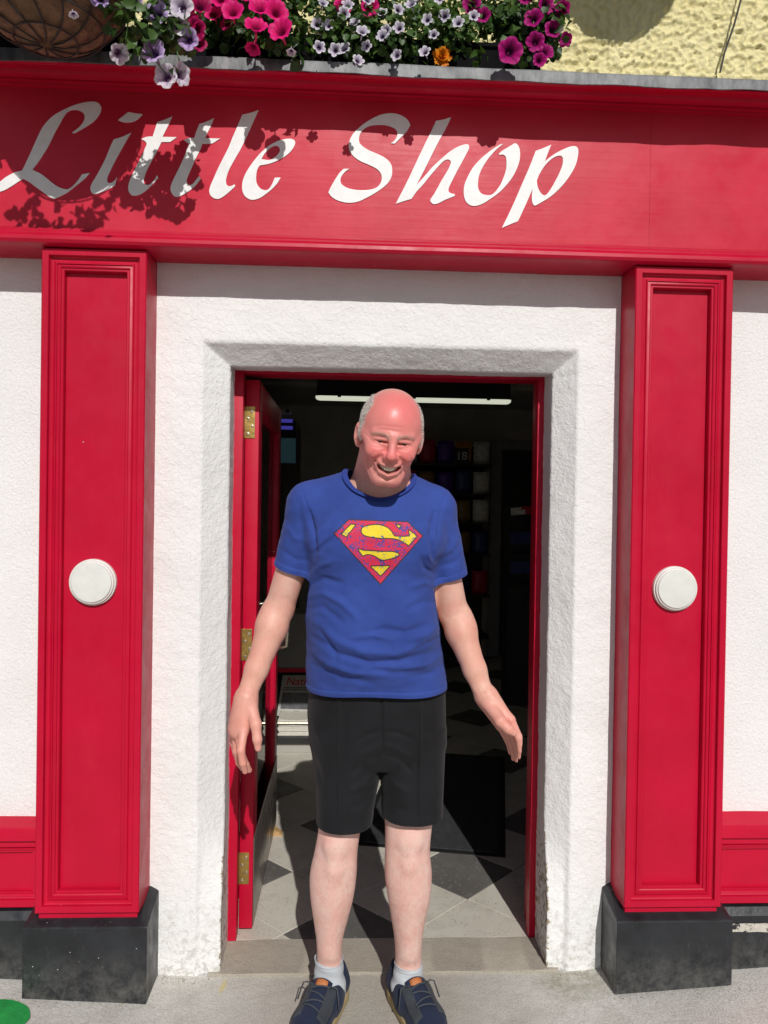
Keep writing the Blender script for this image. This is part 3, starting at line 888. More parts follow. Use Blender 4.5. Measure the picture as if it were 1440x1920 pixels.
# walls and ceiling of the shop
def slab(name, a, b, mat):
    return tag(MB().box(a, b).build(name, MAT[mat]), kind='structure')
slab('interior_wall_left', (IX0 - .1, .45, 0), (IX0, IY1, IZ1), 'int_wall')
slab('interior_wall_right', (IX1, .45, 0), (IX1 + .1, IY1, IZ1), 'int_wall')
slab('interior_wall_back', (IX0 - .1, IY1 + .002, 0), (IX1 + .1, IY1 + .1, IZ1), 'int_wall')
slab('interior_ceiling', (IX0 - .1, .45, IZ1 + .002), (IX1 + .1, IY1 + .1, IZ1 + .1), 'int_ceil')
for yb in (1.55, 2.45, 3.6):
    o = MB().box((IX0, yb, IZ1 - .028), (IX1, yb + .09, IZ1)).build('ceiling_batten', MAT['int_wall']); tag(o, kind='structure')

# fluorescent light
def emis(name, col, s):
    m, nt, bs = nmat(name)
    bs.inputs['Base Color'].default_value = rgba(col)
    bs.inputs['Emission Color'].default_value = rgba(col)
    bs.inputs['Emission Strength'].default_value = s
    bs.inputs['Roughness'].default_value = .4
    return m
MAT['tube'] = emis('lit_tube_diffuser', (.80, .83, .66), .72)
LY = 3.35
a = P(592, 748, LY); b = P(957, 757, LY)
zc = (a[2] + b[2]) / 2
fl = thing('ceiling_light', ((a[0] + b[0]) / 2, LY, zc), 'long lit fluorescent ceiling light behind the head of the man', 'ceiling light')
mb = MB()
n = 14
V, F = [], []
for i, x in enumerate((a[0], a[0] + .012, a[0] + .03, b[0] - .03, b[0] - .012, b[0])):
    k = (.55, .85, 1, 1, .85, .55)[i]
    for j in range(n + 1):
        t = math.pi * j / n
        V.append((x, LY - .040 * k * math.cos(t), zc + .022 - .030 * math.sin(t) * k))
for i in range(5):
    for j in range(n):
        F.append((i * (n + 1) + j, i * (n + 1) + j + 1, (i + 1) * (n + 1) + j + 1, (i + 1) * (n + 1) + j))
F += [tuple(range(n + 1)), tuple(5 * (n + 1) + j for j in range(n, -1, -1))]
mb.add(V, F).build('diffuser', MAT['tube'], fl, True)
MB().box((a[0] + .01, LY - .05, zc + .0235), (b[0] - .01, LY + .05, IZ1 - .001)).build('housing', MAT['int_dark'], fl)
for t in (.12, .5, .88):
    x = a[0] + (b[0] - a[0]) * t
    MB().box((x - .012, LY - .05, zc + .012), (x + .012, LY - .047, zc + .04)).build('clip', MAT['int_dark'], fl)

# door mat
MAT['mat'] = M('dark_ribbed_mat', (.028, .030, .032), .9, .3, 40, .8, 180, stretch=(1, .3, 1))
MAT['mat_edge'] = M('mat_rubber_edge', (.01, .01, .011), .6, .2, 30)
c0 = PZ(948, 1608, .012); ang = R_(-11.5)
def rot2(u, v): return c0[0] + u * math.cos(ang) - v * math.sin(ang), c0[1] + u * math.sin(ang) + v * math.cos(ang)
mt = thing('door_mat', (*rot2(-.31, .6), .011), 'dark rubber-backed entrance mat on the tiled floor', 'door mat')
def quadbox(name, u0, u1, v0, v1, z0, z1, mat, parent):
    q = [rot2(u0, v0), rot2(u1, v0), rot2(u1, v1), rot2(u0, v1)]
    V = [(x, y, z0) for x, y in q] + [(x, y, z1) for x, y in q]
    return MB().add(V, [(0, 1, 2, 3), (4, 5, 6, 7), (0, 1, 5, 4), (1, 2, 6, 5), (2, 3, 7, 6), (3, 0, 4, 7)]).build(name, mat, parent)
quadbox('backing', -.62, 0, 0, 1.25, .0113, .0145, MAT['mat_edge'], mt)
quadbox('pile', -.595, -.025, .025, 1.225, .0146, .020, MAT['mat'], mt)
# wooden door wedge
w0 = PZ(497, 1566, .011)
w0 = PZ(506, 1564, .011)
V = [(w0[0] - .10, w0[1] - .022, .0115), (w0[0] + .055, w0[1] - .022, .0115), (w0[0] + .055, w0[1] + .022, .0115), (w0[0] - .10, w0[1] + .022, .0115),
     (w0[0] - .10, w0[1] - .022, .052), (w0[0] + .025, w0[1] - .022, .036), (w0[0] + .055, w0[1] - .012, .016), (w0[0] + .055, w0[1] + .012, .016), (w0[0] + .025, w0[1] + .022, .036), (w0[0] - .10, w0[1] + .022, .052)]
o = MB().add(V, [(0, 1, 2, 3), (4, 5, 8, 9), (5, 6, 7, 8), (0, 1, 6, 5, 4), (3, 2, 7, 8, 9), (1, 2, 7, 6), (0, 3, 9, 4)]).build('door_wedge', MAT['wood'])
tag(o, 'pale wooden wedge holding the open door', 'door wedge')

# newspaper stand by the door
MAT['stand'] = M('pale_grey_laminate', (.36, .35, .31), .45, .08, 8)
MAT['stand_dark'] = M('charcoal_laminate', (.02, .02, .022), .5, .2, 10)
MAT['paper'] = M('newsprint', (.58, .55, .48), .85, .08, 40)
MAT['print'] = M('newsprint_ink', (.10, .10, .11), .9, .5, 60)
MAT['print_red'] = M('red_masthead_ink', (.45, .02, .04), .7, .2, 40)
st = thing('newspaper_stand', (-.55, 2.45, .011), 'pale grey newspaper stand with red shelf edge behind the open door', 'newspaper stand')
SX0, SX1, SY = -1.05, -.12, 2.18
zA = float(P(540, 1393, SY)[2]); zB = float(P(540, 1381, SY)[2]); zM = float(P(540, 1252, SY)[2]); zT = float(P(540, 1150, SY + .25)[2])
def sbox(name, a, b, mat, parent=st, bev=.002): return MB().box(a, b, bev).build(name, MAT[mat], parent)
sbox('base', (SX0, SY, .0112), (SX1, SY + .5, zA - .0005), 'stand')
sbox('shelf', (SX0, SY - .02, zA), (SX1, SY + .5, zB), 'stand_dark')
sbox('side_panel', (SX0, SY, zB + .0005), (SX0 + .02, SY + .5, zM - .025), 'stand')
sbox('side_panel', (SX1 - .02, SY, zB + .0005), (SX1, SY + .5, zM - .025), 'stand')
sbox('back_panel', (SX0 + .021, SY + .48, zB + .0005), (SX1 - .021, SY + .5, zM - .025), 'stand_dark')
sbox('shelf', (SX0, SY, zM - .024), (SX1, SY + .5, zM - .004), 'stand')
sbox('shelf_edge', (SX0, SY - .004, zM - .026), (SX1, SY - .0005, zM - .002), 'red')
V = [(SX0, SY + .02, zM - .003), (SX1, SY + .02, zM - .003), (SX1, SY + .5, zM - .003), (SX0, SY + .5, zM - .003), (SX0, SY + .22, zT), (SX1, SY + .22, zT), (SX1, SY + .5, zT), (SX0, SY + .5, zT)]
MB().add(V, [(0, 1, 5, 4), (1, 2, 6, 5), (2, 3, 7, 6), (3, 0, 4, 7), (4, 5, 6, 7), (0, 1, 2, 3)]).build('sloping_front', MAT['stand'], st)
MB().tube([(SX0 + .02, SY + .005, zB + .075), (SX1 - .02, SY + .005, zB + .075)], .004, 8).build('retaining_rail', MAT['steel'], st)
# stack of folded newspapers: each paper its own object
nx0, nx1 = float(P(522, 1370, SY + .03)[0]), SX1 - .05
z = zB + .0008
for k in range(11):
    h = .0065 + .003 * random.random()
    dx, dy = random.uniform(-.006, .006), random.uniform(-.006, .004)
    V, F = [], []
    n = 16
    for j in range(n + 1):
        t = j / n
        x = nx0 + dx + (nx1 - nx0) * t
        lift = .004 * (k / 11) * math.cos(t * 5 + .6) + .006 * (k / 11) * (t ** 2)
        for (yy, zz) in ((SY + .02 + dy, 0), (SY + .30 + dy, 0), (SY + .30 + dy, h), (SY + .02 + dy + .002, h)):
            V.append((x, yy, z + zz + lift))
    for j in range(n):
        for q in range(4):
            F.append((j * 4 + q, (j + 1) * 4 + q, (j + 1) * 4 + (q + 1) % 4, j * 4 + (q + 1) % 4))
    F += [(0, 1, 2, 3), (n * 4 + 3, n * 4 + 2, n * 4 + 1, n * 4)]
    o = MB().add(V, F).build('newspaper', MAT['paper'])
    tag(o, 'folded newspaper in the low pile on the dark shelf by the door', 'newspaper', 'pile of folded newspapers')
    z += h + .0004
# upright front page leaning in the compartment
np_ = thing('newspaper', (nx0 + .12, SY + .24, z + .02), 'upright newspaper with a red masthead leaning behind the pile', 'newspaper')
def page(x, y): return P(x, y, SY + .20 + (1345 - y) * .0011)
def quad(name, pts, mat, off=0.0):
    V = [page(*p) + np.array([0, -off, 0]) for p in pts]
    V += [v + np.array([0, .003, 0]) for v in V]
    return MB().add(V, [(0, 1, 2, 3), (7, 6, 5, 4), (0, 1, 5, 4), (1, 2, 6, 5), (2, 3, 7, 6), (3, 0, 4, 7)]).build(name, mat, np_)
MAT['paper_dim'] = M('grey_newsprint', (.40, .39, .36), .85, .1, 40)
quad('page', [(519, 1342), (642, 1342), (652, 1266), (530, 1266)], MAT['paper_dim'])
quad('photo', [(526, 1328), (600, 1330), (604, 1300), (530, 1298)], MAT['print'], .0042)
for (yy, x0, x1) in ((1293, 530, 640), (1289, 531, 600), (1334, 525, 596), (1338, 524, 588)):
    quad('headline', [(x0, yy + 1.4), (x1, yy + 1.4), (x1, yy - .4), (x0, yy - .4)], MAT['print'], .0042)
def text_obj(name, s, size, mat, parent, origin, right, up, depth=.001, align='LEFT'):
    cu = bpy.data.curves.new(name, 'FONT'); cu.body = s; cu.size = size; cu.extrude = depth; cu.align_x = align
    tmp = bpy.data.objects.new(name, cu); COL.objects.link(tmp)
    dg = bpy.context.evaluated_depsgraph_get()
    me = bpy.data.meshes.new_from_object(tmp.evaluated_get(dg))
    bpy.data.objects.remove(tmp); bpy.data.curves.remove(cu)
    r = Vector(right).normalized(); u = Vector(up).normalized(); w = r.cross(u)
    for v in me.vertices: v.co = r * v.co.x + u * v.co.y + w * v.co.z
    me.materials.clear(); me.materials.append(mat)
    o = bpy.data.objects.new(name, me); COL.objects.link(o)
    o.parent = parent; o.location = Vector(origin) - wloc(parent)
    return o
a_, b_, c_ = page(536, 1284), page(600, 1284), page(539, 1270)
text_obj('masthead', 'Nation', .068, MAT['print_red'], np_, a_ + np.array([0, -.006, 0]), b_ - a_, c_ - a_)

# ---- dim stock further back: fridge and screen on the left, sweets and sign in the middle, rack and back door on the right
fr = thing('drinks_fridge', (-.62, 3.1, .011), 'black drinks fridge with two blue lights beside the newspaper stand', 'fridge')
FX0, FX1, FY = -1.35, float(P(553, 900, 2.95)[0]), 2.95
sbox('cabinet', (FX0, FY + .01, .0115), (FX1, FY + .6, 1.98), 'stand_dark', fr)
sbox('door_frame', (FX0 + .02, FY - .02, .10), (FX1 - .01, FY + .008, 1.30), 'int_dark', fr)
sbox('handle', (FX1 - .05, FY - .045, .75), (FX1 - .035, FY - .022, 1.18), 'steel', fr)
MAT['blue_led'] = emis('blue_light', (.10, .09, .62), .35)
for py in (789, 802):
    q = P(540, py, FY)
    MB().box((q[0] - .045, FY - .004, q[2] - .011), (q[0] + .03, FY + .009, q[2] + .011)).build('blue_light', MAT['blue_led'], fr)
MAT['screen'] = emis('dim_screen', (.02, .05, .06), .35)
q0, q1 = P(525, 868, FY - .05), P(555, 822, FY - .05)
sc_ = thing('monitor', ((q0[0] + q1[0]) / 2, FY - .04, q0[2]), 'small dim monitor on the front of the black fridge', 'monitor')
MB().box((q0[0] - .16, FY - .055, q0[2] - .012), (q1[0] + .012, FY - .022, q1[2] + .012), .003).build('case', MAT['int_dark'], sc_)
MB().box((q0[0] - .15, FY - .0575, q0[2]), (q1[0], FY - .0555, q1[2])).build('screen', MAT['screen'], sc_)
q0 = P(534, 772, FY - .02)
cm = thing('wall_camera', (q0[0], FY - .02, q0[2]), 'small grey box camera above the black fridge', 'camera')
MB().box((q0[0] - .04, FY - .06, q0[2] - .018), (q0[0] + .045, FY + .008, q0[2] + .016), .003).build('body', MAT['stand'], cm)
MB().lathe([(.012, 0), (.012, -.008), (.004, -.009)], (q0[0] + .022, FY - .0605, q0[2]), 'y', 16).build('lens', MAT['int_dark'], cm)

# back wall: doorway with grey architrave
BY = IY1
MAT['arch'] = M('dim_grey_gloss', (.30, .29, .30), .45, .1, 8)
bd = thing('back_doorway', (1.55, BY, 0), 'grey architrave round the dark doorway in the back wall', 'doorway')
x0 = float(P(918, 900, BY)[0]); x1 = x0 + .11; zt = float(P(940, 826, BY)[2])
MB().box((x0, BY - .03, .011), (x1, BY, zt), .006).build('architrave', MAT['arch'], bd)
MB().box((x1 + .0005, BY - .03, zt - .09), (IX1 - .01, BY, zt), .006).build('architrave', MAT['arch'], bd)
MB().box((x1 + .001, BY - .012, .011), (IX1 - .01, BY - .001, zt - .091)).build('door_leaf', MAT['int_dark'], bd)

# shelving with packets in the middle
sh = thing('sweet_shelves', (.95, 4.6, .011), 'dark shelving stacked with coloured packets beyond the man', 'shelving')
GX0, GX1, GY = .30, x0 - .06, 4.55
for z0 in (.25, .62, .98, 1.26, 1.52, 1.78):
    MB().box((GX0, GY, z0), (GX1, BY - .035, z0 + .018)).build('shelf', MAT['int_dark'], sh)
MB().box((GX0, BY - .033, .02), (GX1, BY - .012, 1.98)).build('back_panel', MAT['int_dark'], sh)
cols = {'purple': (.055, .02, .17), 'red': (.26, .012, .03), 'yellow': (.40, .30, .02), 'white': (.36, .35, .33), 'brown': (.13, .075, .03), 'navy': (.02, .03, .10), 'orange': (.33, .12, .02)}
for k, c in cols.items(): MAT['pk_' + k] = M(k + '_packet', tuple(min(.9, q * 2.2) for q in c), .35, .25, 30, .2, 40)
def packet(x, y, z, w, h, d, c, label):
    V, F = [], []
    n = 5
    for j in range(n + 1):
        t = j / n
        bul = d * math.sin(math.pi * (.06 + .88 * t)) ** .6
        for s_ in (-1, -.55, 0, .55, 1):
            V.append((x + s_ * w / 2, y - bul * (1 - s_ * s_ * .85) / 2, z + h * t))
        for s_ in (1, .55, 0, -.55, -1):
            V.append((x + s_ * w / 2, y + bul * (1 - s_ * s_ * .85) / 2, z + h * t))
    for j in range(n):
        for q in range(10):
            F.append((j * 10 + q, j * 10 + (q + 1) % 10, (j + 1) * 10 + (q + 1) % 10, (j + 1) * 10 + q))
    F += [tuple(range(10)), tuple(n * 10 + q for q in range(9, -1, -1))]
    o = MB().add(V, F).build('packet', MAT['pk_' + c], None, True)
    tag(o, label, 'packet', 'packets on the back shelves')
rows = [(1.541, ['white', 'red', 'brown', 'purple', 'navy', 'white']), (1.281, ['brown', 'purple', 'purple', 'red', 'brown', 'white']), (1.001, ['yellow', 'yellow', 'red', 'orange', 'brown', 'navy']), (.641, ['red', 'white', 'purple', 'brown', 'navy', 'red'])]
rows.insert(0, (1.801, ['navy', 'white', 'red', 'purple', 'orange', 'white']))
rn = {1.801: 'uppermost', 1.541: 'second', 1.281: 'third', 1.001: 'fourth', .641: 'lowest'}
for z0, cs in rows:
    for k, c in enumerate(cs):
        w = (GX1 - GX0) / 6
        packet(GX0 + w * (k + .5), GY + .10, z0 - .0025, w * .88, .19 + .03 * random.random(), .07, c, f'{c} packet, {["first", "second", "third", "fourth", "fifth", "sixth"][k]} from the left on the {rn[z0]} back shelf')
q = P(865, 855, GY)
sg = thing('age_sign', (q[0], GY - .02, q[2] - .07), 'small black sign with a white 18 above the packets', 'sign')
MB().box((q[0] - .06, GY - .012, q[2] - .07), (q[0] + .06, GY - .004, q[2] + .07), .002).build('board', MAT['int_dark'], sg)
text_obj('numeral', '18', .10, MAT['pk_white'], sg, (q[0], GY - .0135, q[2] - .033), (1, 0, 0), (0, 0, 1), align='CENTER')

# magazine rack on the right
rk = thing('magazine_rack', (1.25, 3.3, .011), 'dark rack with blue and red magazines inside the right jamb', 'rack')
RY = 3.1
ra = P(962, 945, RY); rb_ = float(P(1040, 945, RY)[0])
MB().box((ra[0], RY + .12, .0115), (rb_, RY + .30, ra[2] - .02)).build('body', MAT['int_dark'], rk)
for k, py in enumerate((1100, 1045, 990)):
    zz = float(P(985, py, RY)[2])
    MB().box((ra[0], RY - .02, zz), (rb_, RY + .119, zz + .012)).build('tier', MAT['int_dark'], rk)
for k, (px, py, w, h, c) in enumerate(((972, 960, .10, .05, 'white'), (995, 958, .12, .055, 'red'), (985, 1010, .2, .08, 'navy'), (985, 1065, .2, .08, 'navy'))):
    q = P(px, py, RY - .01)
    V = [(q[0] - w / 2, q[1], q[2] - h / 2), (q[0] + w / 2, q[1], q[2] - h / 2 + .012), (q[0] + w / 2, q[1] + .02, q[2] + h / 2 + .012), (q[0] - w / 2, q[1] + .02, q[2] + h / 2)]
    V += [(v[0], v[1] + .006, v[2]) for v in V]
    o = MB().add(V, [(0, 1, 2, 3), (7, 6, 5, 4), (0, 1, 5, 4), (1, 2, 6, 5), (2, 3, 7, 6), (3, 0, 4, 7)]).build('magazine', MAT['pk_' + c])
    tag(o, ('white magazine at the top left of the dark rack', 'red magazine at the top right of the dark rack', 'navy magazine on the upper tier of the dark rack', 'navy magazine on the lower tier of the dark rack')[k], 'magazine', 'magazines in the dark rack')
# ================================================================== flowers on the ledge and in the hanging basket
def petal_mat(name, attr_mix):
    m, nt, bs = nmat(name)
    at = N(nt, 'ShaderNodeVertexColor', layer_name='tint')
    L(nt, at.outputs[0], bs.inputs['Base Color'])
    bs.inputs['Roughness'].default_value = .55
    bs.inputs['Specular IOR Level'].default_value = .25
    out = nt.nodes['Material Output']
    tl = N(nt, 'ShaderNodeBsdfTranslucent'); L(nt, at.outputs[0], tl.inputs[0])
    mx = N(nt, 'ShaderNodeMixShader'); mx.inputs[0].default_value = attr_mix
    L(nt, bs.outputs[0], mx.inputs[1]); L(nt, tl.outputs[0], mx.inputs[2]); L(nt, mx.outputs[0], out.inputs[0])
    return m
MAT['petal'] = petal_mat('petal', .3)
def leaf_mat():
    m, nt, bs = nmat('leaf')
    at = N(nt, 'ShaderNodeVertexColor', layer_name='tint')
    L(nt, at.outputs[0], bs.inputs['Base Color'])
    bs.inputs['Roughness'].default_value = .5
    out = nt.nodes['Material Output']
    tl = N(nt, 'ShaderNodeBsdfTranslucent')
    L(nt, mixc(nt, .5, at.outputs[0], (.12, .20, .02)), tl.inputs[0])
    mx = N(nt, 'ShaderNodeMixShader'); mx.inputs[0].default_value = .25
    L(nt, bs.outputs[0], mx.inputs[1]); L(nt, tl.outputs[0], mx.inputs[2]); L(nt, mx.outputs[0], out.inputs[0])
    return m
MAT['leaf'] = leaf_mat()
def petunia_mesh(name, rim, mid, throat, vein, seed, lobes=5, notch=.16, cup=.30):
    """trumpet flower, unit radius, opening towards -Y"""
    rg = random.Random(seed)
    nr, na = 7, 40
    V, C, F = [], [], []
    ph = [rg.uniform(-.25, .25) for _ in range(lobes)]
    for i in range(nr + 1):
        t = i / nr
        for j in range(na):
            a = 2 * math.pi * j / na
            lob = abs(math.cos(a * lobes / 2))
            rr = (.10 + .90 * t) * (1 - notch * (1 - lob ** .7) * t ** 2)
            ruff = .07 * t ** 2 * math.sin(a * lobes * 2 + ph[j * lobes // na] * 6 + seed)
            y = .75 * (1 - t) ** 2.2 - cup * .10 * t + ruff + .10 * t ** 3 * math.sin(a + seed)
            V.append((rr * math.cos(a), y, rr * math.sin(a)))
            k = t ** .8
            c = np.array(throat) * (1 - sstep(.16, .42, t)) + np.array(mid) * sstep(.16, .42, t)
            c = c * (1 - sstep(.5, .95, t)) + np.array(rim) * sstep(.5, .95, t)
            v = vein * (.5 + .5 * math.cos(a * lobes)) ** 6 * (1 - sstep(.5, 1, t))
            c = c * (1 - v) + np.array(throat) * v
            C.append(c)
    for i in range(nr):
        for j in range(na):
            F.append((i * na + j, i * na + (j + 1) % na, (i + 1) * na + (j + 1) % na, (i + 1) * na + j))
    # tube behind
    b = len(V)
    for (r, y) in ((.11, .72), (.09, 1.25), (.05, 1.5)):
        for j in range(10):
            a = 2 * math.pi * j / 10
            V.append((r * math.cos(a), y, r * math.sin(a))); C.append(np.array(mid) * .8 + np.array([.05, .10, .03]) * .3)
    for i in range(2):
        for j in range(10):
            F.append((b + i * 10 + j, b + i * 10 + (j + 1) % 10, b + (i + 1) * 10 + (j + 1) % 10, b + (i + 1) * 10 + j))
    me = bpy.data.meshes.new(name)
    me.from_pydata(V, [], F); me.update()
    me.polygons.foreach_set('use_smooth', [True] * len(me.polygons))
    at = me.color_attributes.new('tint', 'FLOAT_COLOR', 'POINT')
    at.data.foreach_set('color', np.concatenate([np.array(C), np.ones((len(C), 1))], 1).astype(np.float32).ravel())
    me.materials.append(MAT['petal'])
    return me
KINDS = {
    'lilac': [petunia_mesh('petunia_lilac', (.60, .46, .76), (.52, .36, .72), (.045, .015, .09), .8, s) for s in (1, 2, 3)],
    'pale': [petunia_mesh('petunia_pale', (.80, .76, .82), (.70, .62, .76), (.10, .04, .14), .55, s, 5, .20) for s in (4, 5, 6)],
    'pink': [petunia_mesh('petunia_pink', (.86, .012, .23), (.78, .010, .17), (.22, .0, .05), .35, s) for s in (7, 8, 9)],
    'deep': [petunia_mesh('petunia_deep', (.42, .004, .10), (.36, .004, .08), (.09, .0, .03), .4, s) for s in (10, 11)],
    'magenta': [petunia_mesh('petunia_magenta', (.46, .006, .20), (.40, .005, .16), (.05, .0, .035), .6, s) for s in (12, 13, 14)],
    'white': [petunia_mesh('small_white_flower', (.78, .76, .82), (.62, .56, .70), (.04, .015, .07), .25, s, 5, .34) for s in (15, 16, 17)],
}
def orient(o, p, d, r, spin):
    """flower opening points along d"""
    d = Vector(d).normalized()
    y = -d
    x = y.orthogonal().normalized()
    x = Matrix.Rotation(spin, 3, y) @ x
    z = x.cross(y)
    R = Matrix((x, y, z)).transposed()
    o.rotation_euler = R.to_euler()
    r = r * .84
    o.scale = (r, r, r)
def add_flower(parent, kind, px, py, Y, r, d=None, label=None):
    me = random.choice(KINDS[kind])
    o = bpy.data.objects.new('flower', me)
    COL.objects.link(o)
    p = P(px, py, Y)
    o.parent = parent
    o.location = Vector(p) - wloc(parent)
    if d is None:
        d = (random.uniform(-.45, .45), -1, random.uniform(-.35, .45))
    orient(o, p, d, r, random.uniform(0, 6.28))
    if label: o['label'] = label
    return p
def foliage(name, parent, blobs, n, size, seed, cols=((.016, .050, .007), (.060, .125, .020)), keep=None):
    """leaf-sized faces spread through ellipsoids; blobs: (centre, radii)"""
    rg = np.random.default_rng(seed)
    V, F, C = [], [], []
    vol = np.array([b[1][0] * b[1][1] * b[1][2] for b in blobs]); vol = vol / vol.sum()
    for _ in range(n):
        b = blobs[rg.choice(len(blobs), p=vol)]
        q = rg.normal(0, 1, 3); q = q / np.linalg.norm(q) * rg.random() ** .45
        c = np.array(b[0]) + q * np.array(b[1])
        if keep and not keep(c): continue
        nrm = q / (np.linalg.norm(q) + 1e-6) * .6 + np.array([0, -.5, .5]) + rg.normal(0, .55, 3); nrm /= np.linalg.norm(nrm)
        t = rg.normal(0, 1, 3) + np.array([0, 0, -.4]); t -= nrm * (t @ nrm); t /= np.linalg.norm(t)
        s_ = np.cross(nrm, t)
        L_ = size * (.6 + .7 * rg.random()); W_ = L_ * (.36 + .16 * rg.random())
        k = len(V)
        fold = nrm * W_ * .35
        V += [c, c + t * L_ * .35 + s_ * W_ + fold, c + t * L_ * .75 + s_ * W_ * .8 + fold * .6, c + t * L_ - nrm * L_ * .12, c + t * L_ * .75 - s_ * W_ * .8 + fold * .6, c + t * L_ * .35 - s_ * W_ + fold, c + t * L_ * .5]
        F += [(k, k + 1, k + 6), (k + 1, k + 2, k + 6), (k + 2, k + 3, k + 6), (k + 3, k + 4, k + 6), (k + 4, k + 5, k + 6), (k + 5, k, k + 6)]
        u = rg.random()
        cc = np.array(cols[0]) * (1 - u) + np.array(cols[1]) * u
        C += [cc] * 7
    o = fast_mesh(name, np.array(V), np.array(F), MAT['leaf'], parent)
    vcol(o, 'tint', np.array(C))
    o['kind'] = 'stuff'
    return o
def stems(parent, lines, r=.0018):
    if 'stem' not in MAT: MAT['stem'] = M('green_stem', (.06, .12, .03), .6, .3, 60)
    for l in lines: MB().tube(l, r, 6).build('stem', MAT['stem'], parent, True)

# black trough standing on the lead ledge
TX0, TX1 = -1.35, float(P(1012, 90, -.02)[0])
tr = thing('planter_trough', ((TX0 + TX1) / 2, .04, ZC + .05), 'black plastic trough on the cornice ledge holding the petunias', 'planter')
zt0 = ZC + .058
mb = MB()
mb.extrude_x([(-.030, zt0), (.110, zt0), (.120, zt0 + .072), (.108, zt0 + .072), (.104, zt0 + .058), (-.036, zt0 + .058), (-.040, zt0 + .072), (-.050, zt0 + .072), (-.050, zt0 + .062), (-.042, zt0 + .058)], TX0, TX1)
mb.build('body', MAT['trough'], tr)
MB().box((TX0 + .01, -.036, zt0 + .045), (TX1 - .01, .104, zt0 + .0655)).build('soil', MAT['soil'], tr)
zl = zt0 + .02
def blob(px, py, Y, rx, ry, rz): return (P(px, py, Y), (rx, ry, rz))
front_keep = lambda c: c[2] > ZC + .040 or c[1] < -.105
# plants in the trough, left to right
def plant(name, label, px, cat='flowering plant'):
    p = P(px, 60, .02)
    return thing(name, (float(p[0]), .03, zt0 + .066), label, cat, 'flowering plants along the ledge')
pk = plant('petunia_plant', 'hot pink petunia spilling over the ledge above the letter l', 470)
for (x, y, Y, r) in ((436, 19, -.17, .036), (487, 12, -.18, .036), (480, 46, -.21, .037), (519, 20, -.20, .038), (525, 54, -.225, .040), (412, -6, -.15, .036), (462, -14, -.14, .034), (400, 24, -.12, .030)):
    add_flower(pk, 'pink', x, y, Y, r, (random.uniform(-.3, .3), -1, random.uniform(.05, .5)))
add_flower(pk, 'pink', 474, 92, -.15, .026, (-.2, -.25, -1))
add_flower(pk, 'deep', 424, 42, -.12, .026, (-.6, -1, -.1)); add_flower(pk, 'deep', 400, 6, -.10, .026, (.5, -1, .2))
add_flower(pk, 'pale', 546, 98, -.15, .016, (0, -.3, -1), 'withered drooping bloom')
foliage('foliage', pk, [blob(440, 40, -.05, .11, .08, .07), blob(520, 60, -.10, .10, .07, .06), blob(480, 0, .0, .14, .08, .08), blob(545, 95, -.13, .03, .03, .03), blob(470, 20, .06, .18, .05, .10), blob(400, 60, -.02, .08, .06, .06)], 1150, .027, 21, keep=front_keep)
stems(pk, [[P(470, 120, .0), P(478, 70, -.08), P(480, 48, -.19)], [P(500, 120, 0), P(516, 80, -.10), P(524, 56, -.20)], [P(440, 110, 0), P(450, 90, -.08), P(472, 84, -.14)], [P(430, 110, 0), P(420, 60, -.05), P(408, 20, -.1)]])
wh = plant('calibrachoa_plant', 'small white-flowered trailing plant with dark-eyed blooms in mid ledge', 720)
for (x, y) in ((594, 44), (616, 46), (645, 25), (665, 40), (680, 57), (599, 88), (628, 93), (645, 90), (672, 112), (687, 86), (716, 66), (724, 56), (748, 51), (748, 17), (716, 22), (743, 103), (796, 96), (801, 36), (813, 64), (833, 29), (859, 41), (889, 29), (652, 8), (690, -2), (770, 6), (780, -10), (606, 4), (824, -4)):
    add_flower(wh, 'white', x, y, -.115 - .055 * random.random(), .0185 + .005 * random.random(), (random.uniform(-.5, .5), -1, random.uniform(-.2, .5)))
add_flower(wh, 'pink', 643, 10, -.10, .030); add_flower(wh, 'pink', 694, 13, -.11, .030)
foliage('foliage', wh, [blob(640, 60, -.07, .12, .08, .08), blob(720, 70, -.07, .12, .07, .08), blob(800, 60, -.06, .12, .07, .08), blob(700, 10, .0, .22, .08, .07), blob(860, 60, -.03, .09, .07, .08), blob(640, -10, .06, .18, .06, .10), blob(820, 0, .06, .16, .06, .09)], 2300, .021, 22, cols=((.020, .062, .008), (.085, .165, .026)), keep=front_keep)
mg = plant('petunia_plant', 'dark magenta petunia at the right-hand end of the ledge planter', 1000)
for (x, y, Y, r) in ((957, 95, -.16, .042), (1000, 33, -.10, .033), (1004, 78, -.10, .032), (1025, 8, -.08, .032), (1037, 54, -.08, .030), (1054, 16, -.05, .028), (1060, 74, -.05, .024), (1024, 96, -.08, .028), (884, 8, -.08, .032), (906, 28, -.07, .026), (985, -8, -.08, .03), (1012, 112, -.09, .024)):
    add_flower(mg, 'magenta', x, y, Y, r, (random.uniform(-.4, .5), -1, random.uniform(-.35, .4)))
foliage('foliage', mg, [blob(985, 50, -.02, .09, .07, .07), blob(1030, 60, -.02, .06, .07, .08), blob(930, 30, .02, .09, .06, .08), blob(990, 30, .05, .10, .06, .10), blob(980, 100, -.07, .05, .02, .03), blob(890, 108, -.07, .06, .015, .02), blob(1030, 95, -.04, .03, .03, .04)], 1150, .024, 23, keep=front_keep)
stems(mg, [[P(980, 120, .0), P(985, 100, -.08), P(962, 96, -.13)], [P(1010, 120, 0), P(1004, 80, -.06), P(1000, 40, -.09)], [P(940, 118, .0), P(934, 70, .0), P(930, 20, 0)], [P(920, 118, .0), P(912, 60, .0), P(906, 30, -.05)]])
